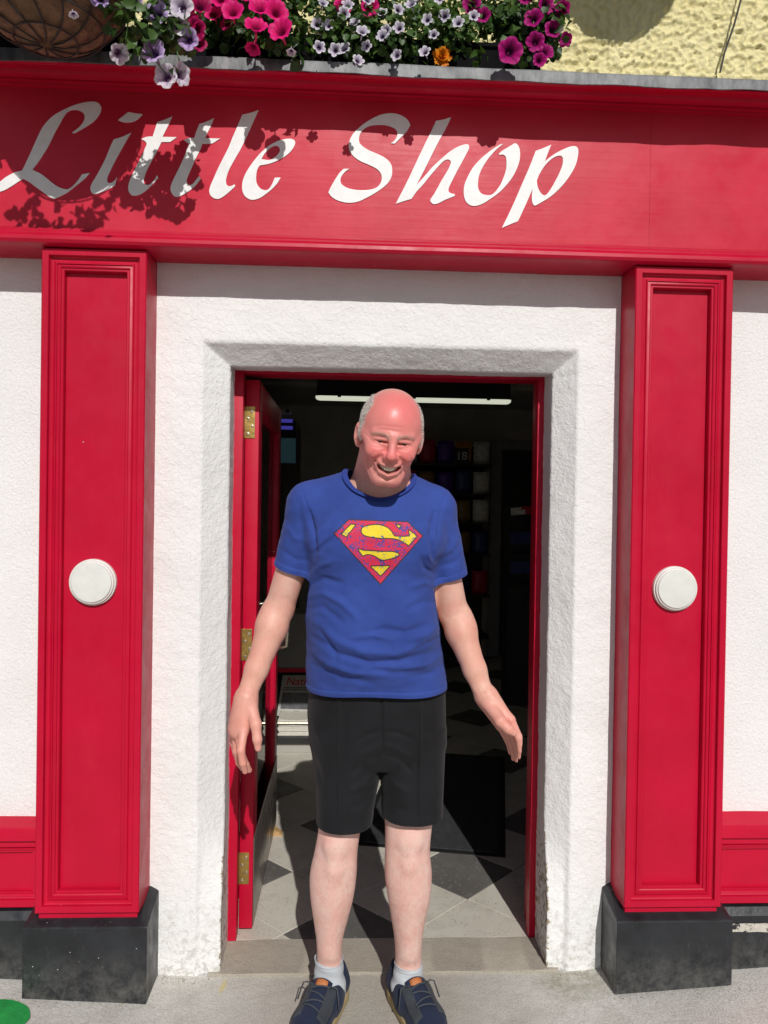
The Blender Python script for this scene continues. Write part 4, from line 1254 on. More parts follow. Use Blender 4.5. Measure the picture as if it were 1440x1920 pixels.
# orange marigold
mgd = plant('marigold', 'single ruffled orange marigold resting on the lead ledge', 830)
def marigold(px, py, Y, R0):
    rg = np.random.default_rng(5)
    V, F, C = [], [], []
    c0 = P(px, py, Y)
    for ring, (nn_, rr, tilt) in enumerate(((13, 1.0, .15), (12, .8, .5), (10, .6, .85), (8, .38, 1.15), (5, .2, 1.4))):
        for k_ in range(nn_):
            a = 2 * math.pi * (k_ + .5 * ring) / nn_ + rg.normal(0, .12)
            out = np.array([math.cos(a), 0, math.sin(a)])
            ax = out * math.cos(tilt) + np.array([0, -1, .25]) * math.sin(tilt)
            side = np.cross(ax, np.array([0, -1, 0])); side /= np.linalg.norm(side) + 1e-6
            L_ = R0 * rr * (.9 + .25 * rg.random()); W_ = R0 * .26
            b = c0 + np.array([0, -R0 * .12 * ring, 0])
            k0 = len(V)
            V += [b, b + ax * L_ * .6 + side * W_, b + ax * L_ + side * W_ * .6 + rg.normal(0, R0 * .05, 3), b + ax * L_ * .92, b + ax * L_ - side * W_ * .6 + rg.normal(0, R0 * .05, 3), b + ax * L_ * .6 - side * W_]
            F += [(k0, k0 + 1, k0 + 3), (k0 + 1, k0 + 2, k0 + 3), (k0, k0 + 3, k0 + 5), (k0 + 3, k0 + 4, k0 + 5)]
            u = rg.random(); C += [np.array([.80, .19 + .14 * u, .005])] * 6
    o = fast_mesh('flower', np.array(V), np.array(F), MAT['petal'], mgd)
    vcol(o, 'tint', np.array(C))
marigold(829, 108, -.075, .027)
stems(mgd, [[P(832, 128, -.03), P(831, 116, -.05), P(829, 108, -.07)], [P(860, 118, -.03), P(862, 100, -.03), P(866, 90, -.03)]], .002)

# ---- hanging basket at the upper left
BC = P(88, -64, -.268); BR_ = .200
hb = thing('hanging_basket', (float(BC[0]), float(BC[1]), float(BC[2] - BR_)), 'coir-lined wire hanging basket trailing lilac petunias at the upper left', 'hanging basket')
V, F = [], []
na, nr = 56, 20
for i in range(nr + 1):
    th = (math.pi / 2) * i / nr
    for j in range(na):
        a = 2 * math.pi * j / na
        r = BR_ * math.cos(th) * (1 + .02 * mnoise.noise(Vector((math.cos(a) * 3, math.sin(a) * 3, th * 3)))) + 1e-4
        V.append((BC[0] + r * math.cos(a), BC[1] + r * math.sin(a), BC[2] - BR_ * .95 * math.sin(th) + .006 * mnoise.noise(Vector((math.cos(a) * 6, math.sin(a) * 6, th * 7)))))
F = [(i * na + j, i * na + (j + 1) % na, (i + 1) * na + (j + 1) % na, (i + 1) * na + j) for i in range(nr) for j in range(na)]
mb = MB().add(V, F); mb.build('coir_liner', MAT['coir'], hb, True)
mb = MB(); mb.lathe([(BR_ * .97, -.03), (BR_ * .8, .0), (BR_ * .3, .02), (.01, .025)], BC, 'z', 40); mb.build('soil', MAT['soil'], hb, True)
def wire(name, pts_, r=.0022): MB().tube(pts_, r, 6).build(name, MAT['iron'], hb, True)
for kk in range(12):
    a = 2 * math.pi * kk / 12 + .2
    wire('wire', [(BC[0] + BR_ * 1.02 * math.cos(th) * math.cos(a + .5 * th), BC[1] + BR_ * 1.02 * math.cos(th) * math.sin(a + .5 * th), BC[2] - BR_ * .975 * math.sin(th)) for th in np.linspace(0, 1.5, 12)])
for th in (0, .45, .85, 1.2):
    wire('wire_hoop', [(BC[0] + BR_ * 1.025 * math.cos(th) * math.cos(a), BC[1] + BR_ * 1.025 * math.cos(th) * math.sin(a), BC[2] - BR_ * .98 * math.sin(th)) for a in np.linspace(0, 2 * math.pi, 41)])
top = (BC[0], BC[1], BC[2] + .42)
for kk in range(3):
    a = 2 * math.pi * kk / 3 + .4
    wire('chain', [(BC[0] + BR_ * math.cos(a), BC[1] + BR_ * math.sin(a), BC[2]), top], .003)
br = thing('basket_bracket', (float(BC[0]), .2, top[2]), 'dark iron wall bracket carrying the hanging basket', 'bracket')
MB().tube([(BC[0], .195, top[2] + .02), (BC[0], BC[1] - .01, top[2] + .02), (BC[0], BC[1] - .02, top[2] + .03)], .007, 8).build('arm', MAT['iron'], br, True)
MB().tube([(BC[0], .195, top[2] - .25), (BC[0], -.02, top[2] - .14), (BC[0], -.12, top[2] + .015)], .006, 8).build('brace', MAT['iron'], br, True)
MB().tube([(BC[0], BC[1], top[2] + .02), (BC[0], BC[1], top[2])], .004, 6).build('hook', MAT['iron'], br)
lp = thing('petunia_plant', (float(BC[0] + .1), float(BC[1]), float(BC[2])), 'lilac and white striped petunia trailing from the hanging basket', 'flowering plant', 'flowering plants along the ledge')
lil = [('lilac', 294, 24, -.32, .034), ('pale', 340, 11, -.31, .036), ('pale', 305, 5, -.31, .032), ('pale', 322, 18, -.30, .028), ('pale', 333, 45, -.29, .034), ('lilac', 287, 95, -.31, .038), ('pale', 297, 70, -.27, .034), ('lilac', 353, 73, -.28, .032), ('pale', 310, 142, -.28, .036), ('lilac', 249, 2, -.32, .028), ('lilac', 186, -6, -.36, .03)]
for kd, x, y, Y, r in lil:
    add_flower(lp, kd, x, y, Y, r, (random.uniform(-.25, .25), -1, random.uniform(-.25, .3)))
add_flower(lp, 'pale', 224, 101, -.30, .030, (.55, -.5, -.55)); add_flower(lp, 'pale', 341, 139, -.27, .034, (.8, -.55, -.15))
add_flower(lp, 'pale', 138, 28, -.474, .013, (.3, -.3, -1), 'dried pale bloom caught on the basket')
for x, y in ((365, 55), (352, 38), (376, 8)): add_flower(lp, 'deep', x, y, -.20, .036)
add_flower(lp, 'deep', 372, 80, -.19, .028)
foliage('foliage', lp, [blob(270, 60, -.30, .06, .06, .06), blob(240, 88, -.29, .035, .03, .03), blob(300, 40, -.30, .07, .06, .07), blob(330, 70, -.24, .05, .05, .05), blob(280, 125, -.29, .02, .02, .03), blob(230, 20, -.33, .05, .06, .06), blob(120, -160, -.26, .24, .14, .05), blob(330, 120, -.28, .02, .02, .02)], 700, .026, 24)
# trailing growth round the rest of the rim, out of the picture but shading the sign
foliage('foliage', lp, [blob(-90, -30, -.26, .06, .08, .07), blob(60, -190, -.28, .22, .15, .08), blob(-60, 30, -.22, .06, .05, .05), blob(20, -100, -.50, .05, .03, .035), blob(90, -118, -.52, .045, .03, .04), blob(165, -120, -.47, .05, .03, .04), blob(-60, -90, -.48, .05, .03, .05)], 900, .032, 25)
for x, y in ((-40, 60),): add_flower(lp, 'lilac', x, y, -.20, .034)
stems(lp, [[P(190, -40, -.30), P(250, 20, -.32), P(276, 90, -.32), P(300, 125, -.29), P(312, 140, -.27)], [P(200, -30, -.30), P(260, 10, -.31), P(320, 60, -.30), P(352, 72, -.27)], [P(240, 40, -.34), P(236, 80, -.31), P(226, 98, -.29)], [P(330, 90, -.28), P(338, 120, -.27), P(341, 136, -.26)], [P(246, 100, -.30), P(243, 122, -.30)]])

# ---- second basket up to the right: only its shadow and the tail of its bracket stay show in the picture
B2 = np.array([.90, -.36, 3.50])
hb2 = thing('hanging_basket', (float(B2[0]), float(B2[1]), float(B2[2] - .16)), 'hanging basket above the frame that shades the yellow wall', 'hanging basket')
o = bpy.data.objects['coir_liner'].copy(); COL.objects.link(o); o.parent = hb2; o.location = (0, 0, 0)
foliage('foliage', hb2, [((B2[0], B2[1], B2[2] + .03), (.24, .20, .10))], 700, .035, 26)
x_, z_ = B2[0] + .26, B2[2]
st2 = MB().tube([P(1350, 136, .165), P(1358, 100, .16), P(1376, 48, .155), P(1390, -4, .15), P(1420, -110, .14)], .0032, 8).build('support_cane', MAT['iron'])
tag(st2, 'thin dark cane leaning on the yellow wall at the right end of the ledge', 'cane')
# ================================================================== the man in the doorway
# sculpting in a distance field: blended tapered limbs, meshed by surface nets
class Field:
    def __init__(s, xs, ys, zs):
        s.x, s.y, s.z = [np.asarray(a, np.float32) for a in (xs, ys, zs)]
        s.D = np.full((len(xs), len(ys), len(zs)), .3, np.float32)
    def sl(s, lo, hi):
        out = []
        for a, l, h in zip((s.x, s.y, s.z), lo, hi):
            i0 = max(0, int(np.searchsorted(a, l)) - 1); i1 = min(len(a), int(np.searchsorted(a, h)) + 1)
            out.append(slice(i0, max(i0 + 1, i1)))
        return tuple(out)
    def grid(s, S):
        return s.x[S[0]][:, None, None], s.y[S[1]][None, :, None], s.z[S[2]][None, None, :]
    def put(s, S, d, k, op):
        a = s.D[S]
        if op == 'u':
            h = np.clip(.5 + .5 * (a - d) / k, 0, 1) if k > 0 else (d < a).astype(np.float32)
            s.D[S] = a * (1 - h) + d * h - (k * h * (1 - h) if k > 0 else 0)
        else:       # subtract
            h = np.clip(.5 - .5 * (a + d) / k, 0, 1)
            s.D[S] = a * (1 - h) - d * h + k * h * (1 - h)
    def cone(s, a, b, ra, rb, k=.02, op='u', sq=None):
        """tapered capsule; sq=(axis, factor) flattens the section along a unit axis"""
        a = np.asarray(a, np.float32); b = np.asarray(b, np.float32)
        m = max(ra, rb) * (1.6 if sq is not None else 1) + k + .012
        S = s.sl(np.minimum(a, b) - m, np.maximum(a, b) + m)
        X, Y, Z = s.grid(S)
        ab = b - a; L2 = float(ab @ ab) + 1e-12
        h = np.clip(((X - a[0]) * ab[0] + (Y - a[1]) * ab[1] + (Z - a[2]) * ab[2]) / L2, 0, 1)
        dx, dy, dz = X - a[0] - h * ab[0], Y - a[1] - h * ab[1], Z - a[2] - h * ab[2]
        if sq is not None:
            ax = np.asarray(sq[0], np.float32); ax = ax / np.linalg.norm(ax); f = sq[1]
            t = dx * ax[0] + dy * ax[1] + dz * ax[2]
            dx, dy, dz = dx + t * ax[0] * (1 / f - 1), dy + t * ax[1] * (1 / f - 1), dz + t * ax[2] * (1 / f - 1)
        d = np.sqrt(dx * dx + dy * dy + dz * dz) - (ra + (rb - ra) * h)
        if sq is not None: d = d * min(1.0, sq[1] + .15)
        s.put(S, d.astype(np.float32), k, op)
    def ell(s, c, r, k=.02, op='u', Rm=None):
        c = np.asarray(c, np.float32); r = np.asarray(r, np.float32)
        m = float(r.max()) + k + .012
        S = s.sl(c - m, c + m)
        X, Y, Z = s.grid(S)
        dx, dy, dz = X - c[0], Y - c[1], Z - c[2]
        if Rm is not None:      # columns of Rm: local axes in the world
            Rm = np.asarray(Rm, np.float32)
            dx, dy, dz = (dx * Rm[0, 0] + dy * Rm[1, 0] + dz * Rm[2, 0], dx * Rm[0, 1] + dy * Rm[1, 1] + dz * Rm[2, 1], dx * Rm[0, 2] + dy * Rm[1, 2] + dz * Rm[2, 2])
        k0 = np.sqrt((dx / r[0]) ** 2 + (dy / r[1]) ** 2 + (dz / r[2]) ** 2)
        k1 = np.sqrt((dx / r[0] ** 2) ** 2 + (dy / r[1] ** 2) ** 2 + (dz / r[2] ** 2) ** 2) + 1e-9
        s.put(S, (k0 * (k0 - 1) / k1).astype(np.float32), k, op)
    def loft(s, secs, k=.02, p=2.3, op='u'):
        """secs: (z, cx, cy, a, b) stacked ellipses"""
        secs = sorted(secs)
        A = np.array(secs, np.float32)
        m = k + .02
        S = s.sl((A[:, 1].min() - A[:, 3].max() - m, A[:, 2].min() - A[:, 4].max() - m, A[0, 0] - m), (A[:, 1].max() + A[:, 3].max() + m, A[:, 2].max() + A[:, 4].max() + m, A[-1, 0] + m))
        X, Y, Z = s.grid(S)
        z = s.z[S[2]]
        zz = np.clip(z, A[0, 0], A[-1, 0])
        par = []
        for c in range(1, 5):
            par.append(spline1(A[:, 0], A[:, c], zz).astype(np.float32)[None, None, :])
        cx, cyy, a, b = par
        u, v = np.abs(X - cx) / a, np.abs(Y - cyy) / b
        rho = (u ** p + v ** p) ** (1 / p) + 1e-6
        gx = (u / rho) ** (p - 1) / a; gy = (v / rho) ** (p - 1) / b
        d = (rho - 1) / np.sqrt(gx * gx + gy * gy + 1e-9)
        ez = np.maximum(A[0, 0] - z, z - A[-1, 0])[None, None, :]
        d = np.where(ez > 0, np.sqrt(np.maximum(d, 0) ** 2 + ez ** 2) + np.minimum(np.maximum(d, ez), 0), np.maximum(d, ez))
        s.put(S, d.astype(np.float32), k, op)
    def mesh(s, level=0.0):
        D = s.D - level
        ins = D < 0
        c = ins[:-1, :-1, :-1].astype(np.uint8)
        cnt = np.zeros_like(c)
        for i in (0, 1):
            for j in (0, 1):
                for k in (0, 1):
                    cnt += ins[i:ins.shape[0] - 1 + i, j:ins.shape[1] - 1 + j, k:ins.shape[2] - 1 + k]
        act = (cnt > 0) & (cnt < 8)
        ci, cj, ck = np.nonzero(act)
        idx = np.full(act.shape, -1, np.int32)
        idx[ci, cj, ck] = np.arange(len(ci))
        pos_ = np.zeros((len(ci), 3), np.float64); num = np.zeros(len(ci))
        ax = (s.x, s.y, s.z)
        for d in range(3):
            for u in (0, 1):
                for v in (0, 1):
                    o = [0, 0, 0]; others = [q for q in range(3) if q != d]
                    o[others[0]] = u; o[others[1]] = v
                    e = o.copy(); e[d] = 1
                    A = D[ci + o[0], cj + o[1], ck + o[2]]; B = D[ci + e[0], cj + e[1], ck + e[2]]
                    m = (A < 0) != (B < 0)
                    t = np.where(m, A / np.where(m, A - B, 1), 0)
                    base = [ax[q][(ci, cj, ck)[q] + o[q]].astype(np.float64) for q in range(3)]
                    nxt = ax[d][(ci, cj, ck)[d] + 1]
                    base[d] = base[d] + (nxt - base[d]) * t
                    for q in range(3): pos_[:, q] += np.where(m, base[q], 0)
                    num += m
        pos_ /= num[:, None]
        faces = []
        for d in range(3):
            o1, o2 = [(1, 2), (2, 0), (0, 1)][d]
            sh = list(ins.shape)
            a = [slice(0, n - 1) for n in sh]
            for q in (o1, o2): a[q] = slice(1, sh[q] - 1)
            lo = tuple(a); hi = list(a); hi[d] = slice(1, sh[d]); hi = tuple(hi)
            ch = ins[lo] != ins[hi]
            fi = np.nonzero(ch)
            I = [fi[q] + (1 if q in (o1, o2) else 0) for q in range(3)]
            flip = ins[lo][fi]
            def cell(du, dv):
                J = [I[0].copy(), I[1].copy(), I[2].copy()]
                J[o1] -= du; J[o2] -= dv
                return idx[J[0], J[1], J[2]]
            q = np.stack([cell(1, 1), cell(0, 1), cell(0, 0), cell(1, 0)], 1)
            q[~flip] = q[~flip][:, ::-1]
            faces.append(q)
        F = np.concatenate(faces)
        F = F[(F >= 0).all(1)]
        return pos_, F
def spline1(xk, yk, x):
    """monotone-ish cubic Hermite through the knots"""
    xk = np.asarray(xk, float); yk = np.asarray(yk, float)
    m = np.gradient(yk, xk)
    i = np.clip(np.searchsorted(xk, x) - 1, 0, len(xk) - 2)
    h = xk[i + 1] - xk[i]; t = (x - xk[i]) / h
    return (2 * t ** 3 - 3 * t ** 2 + 1) * yk[i] + (t ** 3 - 2 * t ** 2 + t) * h * m[i] + (-2 * t ** 3 + 3 * t ** 2) * yk[i + 1] + (t ** 3 - t ** 2) * h * m[i + 1]
def vnormals(V, F):
    n = np.zeros_like(V)
    tri = np.concatenate([F[:, [0, 1, 2]], F[:, [0, 2, 3]]]) if F.shape[1] == 4 else F
    fn = np.cross(V[tri[:, 1]] - V[tri[:, 0]], V[tri[:, 2]] - V[tri[:, 0]])
    for c in range(3):
        np.add.at(n, tri[:, c], fn)
    return n / (np.linalg.norm(n, axis=1, keepdims=True) + 1e-12)
def relax(V, F, it=2, lam=.5):
    E = np.concatenate([F[:, [i, (i + 1) % F.shape[1]]] for i in range(F.shape[1])])
    E = np.concatenate([E, E[:, ::-1]])
    deg = np.bincount(E[:, 0], minlength=len(V))[:, None].astype(float) + 1e-9
    for _ in range(it):
        acc = np.stack([np.bincount(E[:, 0], weights=V[E[:, 1], c], minlength=len(V)) for c in range(3)], 1)
        V = V + lam * (acc / deg - V)
    return V
def tris(F): return np.concatenate([F[:, [0, 1, 2]], F[:, [0, 2, 3]]]) if F.shape[1] == 4 else F
def clip_mesh(V, T, g):
    """keep the part of the triangle mesh where g < 0; clean cut along g = 0"""
    ins = g < 0
    cnt = ins[T].sum(1)
    keep = T[cnt == 3]
    newV, newT, cache = [], [], {}
    def cutp(a, b):
        key = (a, b) if a < b else (b, a)
        if key not in cache:
            t = g[a] / (g[a] - g[b])
            cache[key] = len(V) + len(newV); newV.append(V[a] + (V[b] - V[a]) * t)
        return cache[key]
    for tri in T[(cnt == 1) | (cnt == 2)]:
        t = list(map(int, tri)); k = [bool(ins[i]) for i in t]
        poly = []
        for i in range(3):
            a, b = t[i], t[(i + 1) % 3]
            if k[i]: poly.append(a)
            if k[i] != k[(i + 1) % 3]: poly.append(cutp(a, b))
        for j in range(1, len(poly) - 1): newT.append((poly[0], poly[j], poly[j + 1]))
    V2 = np.concatenate([V, np.array(newV).reshape(-1, 3)]); T2 = np.concatenate([keep, np.array(newT, int).reshape(-1, 3)])
    used = np.unique(T2); mp = np.full(len(V2), -1); mp[used] = np.arange(len(used))
    return V2[used], mp[T2]
def polydist(px, py, pts):
    """distance in pixels to a polyline, and the parameter along it"""
    best = np.full(px.shape, 1e9); par = np.zeros(px.shape)
    n = len(pts) - 1
    for i in range(n):
        ax, ay = pts[i]; bx, by = pts[i + 1]
        L2 = (bx - ax) ** 2 + (by - ay) ** 2 + 1e-9
        h = np.clip(((px - ax) * (bx - ax) + (py - ay) * (by - ay)) / L2, 0, 1)
        d = np.hypot(px - ax - h * (bx - ax), py - ay - h * (by - ay))
        m = d < best
        best = np.where(m, d, best); par = np.where(m, (i + h) / n, par)
    return best, par
def folds(V, Nn, lines, front=True):
    """push the surface out along traced ridges (amp > 0) or in along creases (amp < 0)"""
    px, py = pix(V)
    face = np.clip(-(Nn @ VW), 0, 1) ** .5 if front else 1
    out = np.zeros(len(V))
    for pts, w, amp in lines:
        d, t = polydist(px, py, pts)
        out += amp * np.exp(-(d / w) ** 2) * np.sin(np.pi * np.clip(.08 + .84 * t, 0, 1)) ** .6
    return V + Nn * (out * face)[:, None]

man = thing('person', (.10, -.08, 0), 'bald smiling person in blue T-shirt and black shorts standing in the shop doorway', 'person')

# ---------------------------------------------------------------- head frame
HC = P(731.5, 813, -.325)
HS = .905
ro, ph, ps = R_(6.3), R_(19.5), R_(1.5)
def hl(x, y, z):
    """head-local (x image right, -y to the front, z up) to world"""
    x, y, z = x * HS, y * HS, z * HS
    x, z = x * math.cos(ro) + z * math.sin(ro), -x * math.sin(ro) + z * math.cos(ro)
    y, z = y * math.cos(ph) - z * math.sin(ph), y * math.sin(ph) + z * math.cos(ph)
    x, y = x * math.cos(ps) - y * math.sin(ps), x * math.sin(ps) + y * math.cos(ps)
    return HC + np.array([x, y, z])
HR = np.stack([hl(1, 0, 0) - HC, hl(0, 1, 0) - HC, hl(0, 0, 1) - HC], 1) / HS
def to_head(V): return (V - HC) @ HR / HS

# ---------------------------------------------------------------- body
xs = np.concatenate([np.arange(-.40, -.005, .0026), np.arange(-.005, .225, .0019), np.arange(.225, .46, .0026)])
ys = np.concatenate([np.arange(-.47, -.22, .0021), np.arange(-.22, .06, .003)])
zs = np.concatenate([np.arange(.03, .70, .0045), np.arange(.70, .97, .0026), np.arange(.97, 1.38, .0045), np.arange(1.38, 1.75, .0019)])
B = Field(xs, ys, zs)
mm = .001
# legs (his right is on the left of the picture)
kneeR, ankR, hipR = P(631, 1585, -.115), P(617, 1812, -.045), P(655, 1400, -.07)
kneeL, ankL, hipL = P(766, 1575, -.115), P(765.5, 1814, -.045), P(770, 1400, -.07)
def sec(y, xl, xr, Yc, b):
    c = P((xl + xr) / 2, y, Yc); a = (P(xr, y, Yc)[0] - P(xl, y, Yc)[0]) / 2
    return (c[2], c[0], Yc, a, b)
legR = [(1400, 600, 690, -.07, .07), (1500, 598, 688, -.088, .068), (1555, 597, 676, -.098, .060), (1590, 591, 671, -.095, .056), (1640, 581, 668.5, -.084, .060), (1680, 582, 663, -.076, .057), (1720, 587.5, 653, -.066, .048), (1760, 593, 643, -.056, .040), (1800, 594.5, 641.5, -.048, .036), (1824, 594, 642, -.046, .034)]
legL = [(1400, 735, 822, -.07, .07), (1500, 721, 816, -.088, .068), (1555, 722, 809, -.098, .060), (1590, 722, 806, -.095, .056), (1640, 721.5, 809.5, -.084, .060), (1680, 727, 806.5, -.076, .057), (1720, 733.5, 798, -.066, .048), (1760, 739.5, 791.5, -.056, .040), (1800, 741, 790, -.048, .036), (1832, 741, 790, -.046, .034)]
for lg, knee, ank, sgn in ((legR, kneeR, ankR, -1), (legL, kneeL, ankL, 1)):
    B.loft([sec(*q) for q in lg], .02, 2.1)
    shn = ank - knee
    B.ell(np.array([knee[0] + sgn * .003, -.146, knee[2] + .012]), (.026, .014, .030), .022)
    B.ell(np.array([knee[0] + sgn * .003, -.142, knee[2] - .040]), (.014, .010, .022), .024)
    B.cone(np.array([knee[0] + sgn * .004, -.130, knee[2] - .06]), np.array([ank[0], -.076, ank[2] + .06]), .016, .012, .03)
# torso core (under the shirt) joins limbs into one body
B.loft([(P(705, 1350, -.07)[2], .10, -.06, .12, .08), (P(705, 1300, -.08)[2], .10, -.075, .155, .12), (P(705, 1200, -.12)[2], .09, -.11, .155, .12), (P(705, 1060, -.16)[2], .085, -.15, .150, .11), (P(705, 960, -.19)[2], .085, -.185, .15, .09), (P(712, 905, -.21)[2], .092, -.205, .09, .06)], .03)
# arms
shR, elR, wrR = P(582, 948, -.188), P(524, 1140, -.135), P(464, 1300, -.195)
shL, elL, wrL = P(810, 952, -.185), P(851, 1150, -.135), P(906, 1298, -.195)
for sh1, el, wr, sgn in ((shR, elR, wrR, -1), (shL, elL, wrL, 1)):
    B.cone(sh1 * .8 + el * .2, el, .042, .0385, .02)
    d = wr - el
    B.cone(el, el + d * .24, .0385, .0405, .012)
    B.cone(el + d * .24, el + d * .72, .0405, .0295, .012)
    B.cone(el + d * .72, wr, .0295, .0255, .014, sq=((0, 1, 0), .82))
    B.ell(el + d * .20 + [sgn * .012, -.002, 0], (.028, .032, .055), .02)
# neck and traps
nb = P(714, 935, -.175)
B.cone(nb, hl(0, .050, -.055), .061, .053, .03)
B.cone(P(676, 925, -.175), hl(-.034, .06, -.04), .030, .027, .03)
B.cone(P(752, 932, -.170), hl(.030, .06, -.04), .028, .025, .03)
B.cone(P(712, 925, -.22), P(716, 945, -.235), .04, .035, .03)

# hands
def hand(wr, knuckles, fingers, thumb, back, palm_sq):
    wr = np.asarray(wr)
    for kq in knuckles:
        B.cone(wr + (kq - wr) * .12, kq, .0205, .0128, .016)
    # fill of the palm between outer knuckles
    B.cone(wr + (knuckles[1] - wr) * .25, knuckles[1] * .5 + knuckles[2] * .5 - (knuckles[1] - wr) * .12, .026, .022, .02, sq=palm_sq)
    for f, r in fingers:
        for a, b, ra, rb in zip(f[:-1], f[1:], r[:-1], r[1:]):
            B.cone(a, b, ra, rb, .0035)
    for a, b, ra, rb in zip(thumb[0][:-1], thumb[0][1:], thumb[1][:-1], thumb[1][1:]):
        B.cone(a, b, ra, rb, .008)
def pts(l): return [P(*q) for q in l]
fr_ = (.0112, .0098, .0092, .0076)
kR = pts([(457, 1372, -.222), (448.5, 1376, -.212), (441, 1374, -.196), (436, 1366, -.176)])
hand(wrR, kR, [
    (pts([(456.5, 1372, -.224), (451.5, 1407, -.244), (455.5, 1431, -.240), (459.5, 1446, -.228)]), (.0118, .0104, .0094, .0078)),
    (pts([(449, 1376, -.212), (451.5, 1412, -.214), (461, 1434, -.200), (467.5, 1444, -.188)]), (.0118, .0102, .0092, .0076)),
    (pts([(441.5, 1374, -.196), (442.5, 1408, -.186), (448, 1430, -.168), (454, 1440, -.150)]), (.0112, .0096, .0088, .0072)),
    (pts([(436.5, 1367, -.177), (437, 1394, -.162), (441.5, 1413, -.146), (447, 1423, -.132)]), (.0100, .0084, .0076, .0066))],
    (pts([(470, 1322, -.205), (479.5, 1358, -.232), (482.5, 1386, -.240), (483.8, 1403, -.238)]), (.0175, .0140, .0112, .0088)), None, ((.2, 1, 0), .8))
kL = pts([(957, 1349, -.240), (951, 1355, -.216), (944, 1359, -.194), (937, 1361, -.174)])
hand(wrL, kL, [
    (pts([(957, 1349, -.240), (972.5, 1383, -.244), (976, 1405, -.238), (974.5, 1418, -.230)]), (.0118, .0104, .0094, .0078)),
    (pts([(951, 1355, -.216), (966.5, 1390, -.214), (970.5, 1412, -.206), (968.5, 1424, -.199)]), (.0118, .0102, .0092, .0076)),
    (pts([(944, 1359, -.194), (959, 1393, -.186), (963.5, 1412, -.178), (963, 1422, -.172)]), (.0112, .0096, .0088, .0072)),
    (pts([(937, 1361, -.174), (951, 1387, -.164), (956, 1402, -.158), (957, 1411, -.153)]), (.0100, .0084, .0076, .0066))],
    (pts([(916, 1322, -.215), (938, 1352, -.258), (953, 1367, -.268), (963.5, 1374.5, -.268)]), (.0175, .0145, .0115, .0088)), None, ((.7, .7, 0), .8))

# head
def HE(c, r, k=.02, op='u', Rm=None): B.ell(c, tuple(q * HS for q in r), k * HS, op, Rm)
def HN(a, b, ra, rb, k=.02, op='u'): B.cone(a, b, ra * HS, rb * HS, k * HS, op)
k = .02
HE(hl(0, .016, .032), (.0800, .098, .0850), k, 'u', HR)             # skull
HE(hl(0, -.022, .020), (.0725, .070, .076), .03, 'u', HR)           # brow and temples
HE(hl(0, -.030, -.048), (.0590, .060, .066), .03, 'u', HR)          # face mask
HE(hl(0, -.068, -.104), (.030, .024, .0215), .025, 'u', HR)         # chin
for s in (-1, 1):
    HN(hl(s * .057, .004, -.050), hl(s * .024, -.066, -.106), .018, .017, .025)     # jaw
    HE(hl(s * .0400, -.0725, -.0330), (.0265, .0220, .0225), .020, 'u', HR)          # raised cheeks
    HN(hl(s * .054, -.058, -.008), hl(s * .068, -.03, .0), .016, .014, .02)         # cheekbone
    HN(hl(s * .010, -.0900, .0130), hl(s * .047, -.0750, .0165), .0108, .0085, .012)   # brow
    HE(hl(s * .032, -.095, .001), (.0200, .0150, .0120), .009, 's', HR)              # socket
    HE(hl(s * .0315, -.0735, .0005), (.0150, .0130, .0120), .004, 'u', HR)           # lids over the eyeball
    HN(hl(s * .0200, -.0890, -.0026), hl(s * .0435, -.0800, -.0030), .0030, .0022, .002, 's')  # slit
    HN(hl(s * .018, -.0890, -.0100), hl(s * .044, -.0785, -.0085), .0042, .0030, .005)  # lower lid bag
    HN(hl(s * .018, -.0920, .0055), hl(s * .048, -.0785, .0020), .0052, .0042, .004)    # heavy upper lid
    # ear
    HE(hl(s * .0855, .010, -.012), (.0105, .0185, .031), .006, 'u', HR)
    HE(hl(s * .0940, .001, -.009), (.0070, .0095, .018), .005, 's', HR)
    HE(hl(s * .0825, .000, -.037), (.0070, .009, .011), .007, 'u', HR)
HN(hl(0, -.0905, .012), hl(0, -.1080, -.026), .0085, .0112, .009)                  # nose bridge
HE(hl(0, -.1105, -.0335), (.0145, .0130, .0120), .007, 'u', HR)                     # tip
for s in (-1, 1):
    HE(hl(s * .0160, -.0985, -.0380), (.0090, .0105, .0088), .005, 'u', HR)          # wings
    HE(hl(s * .0080, -.1070, -.0460), (.0044, .0060, .0030), .003, 's', HR)          # nostrils
HE(hl(0, -.0840, -.066), (.036, .016, .022), .016, 'u', HR)                          # muzzle
mouth = [hl(-.0365, -.0740, -.0560), hl(-.0210, -.0915, -.0645), hl(0, -.0990, -.0680), hl(.0210, -.0915, -.0645), hl(.0365, -.0740, -.0560)]
low = [hl(-.0350, -.0745, -.0580), hl(-.0205, -.0915, -.0775), hl(0, -.0970, -.0850), hl(.0205, -.0915, -.0775), hl(.0350, -.0745, -.0580)]
for i in range(4):
    HN(mouth[i] + HR[:, 2] * .0032, mouth[i + 1] + HR[:, 2] * .0032, (.0020, .0032, .0036, .0032)[i], (.0032, .0036, .0032, .0020)[i], .004)   # upper lip
    HN(low[i] - HR[:, 2] * .0045, low[i + 1] - HR[:, 2] * .0045, (.0022, .0048, .0056, .0048)[i], (.0048, .0056, .0048, .0022)[i], .005)      # lower lip
for i in range(4):
    a = (mouth[i] + low[i]) / 2; b = (mouth[i + 1] + low[i + 1]) / 2
    for dy in (-.004, .003, .010):
        HN(a + HR[:, 1] * dy, b + HR[:, 1] * dy, (.0018, .0066, .0090, .0066)[i], (.0066, .0090, .0066, .0018)[i], .002, 's')
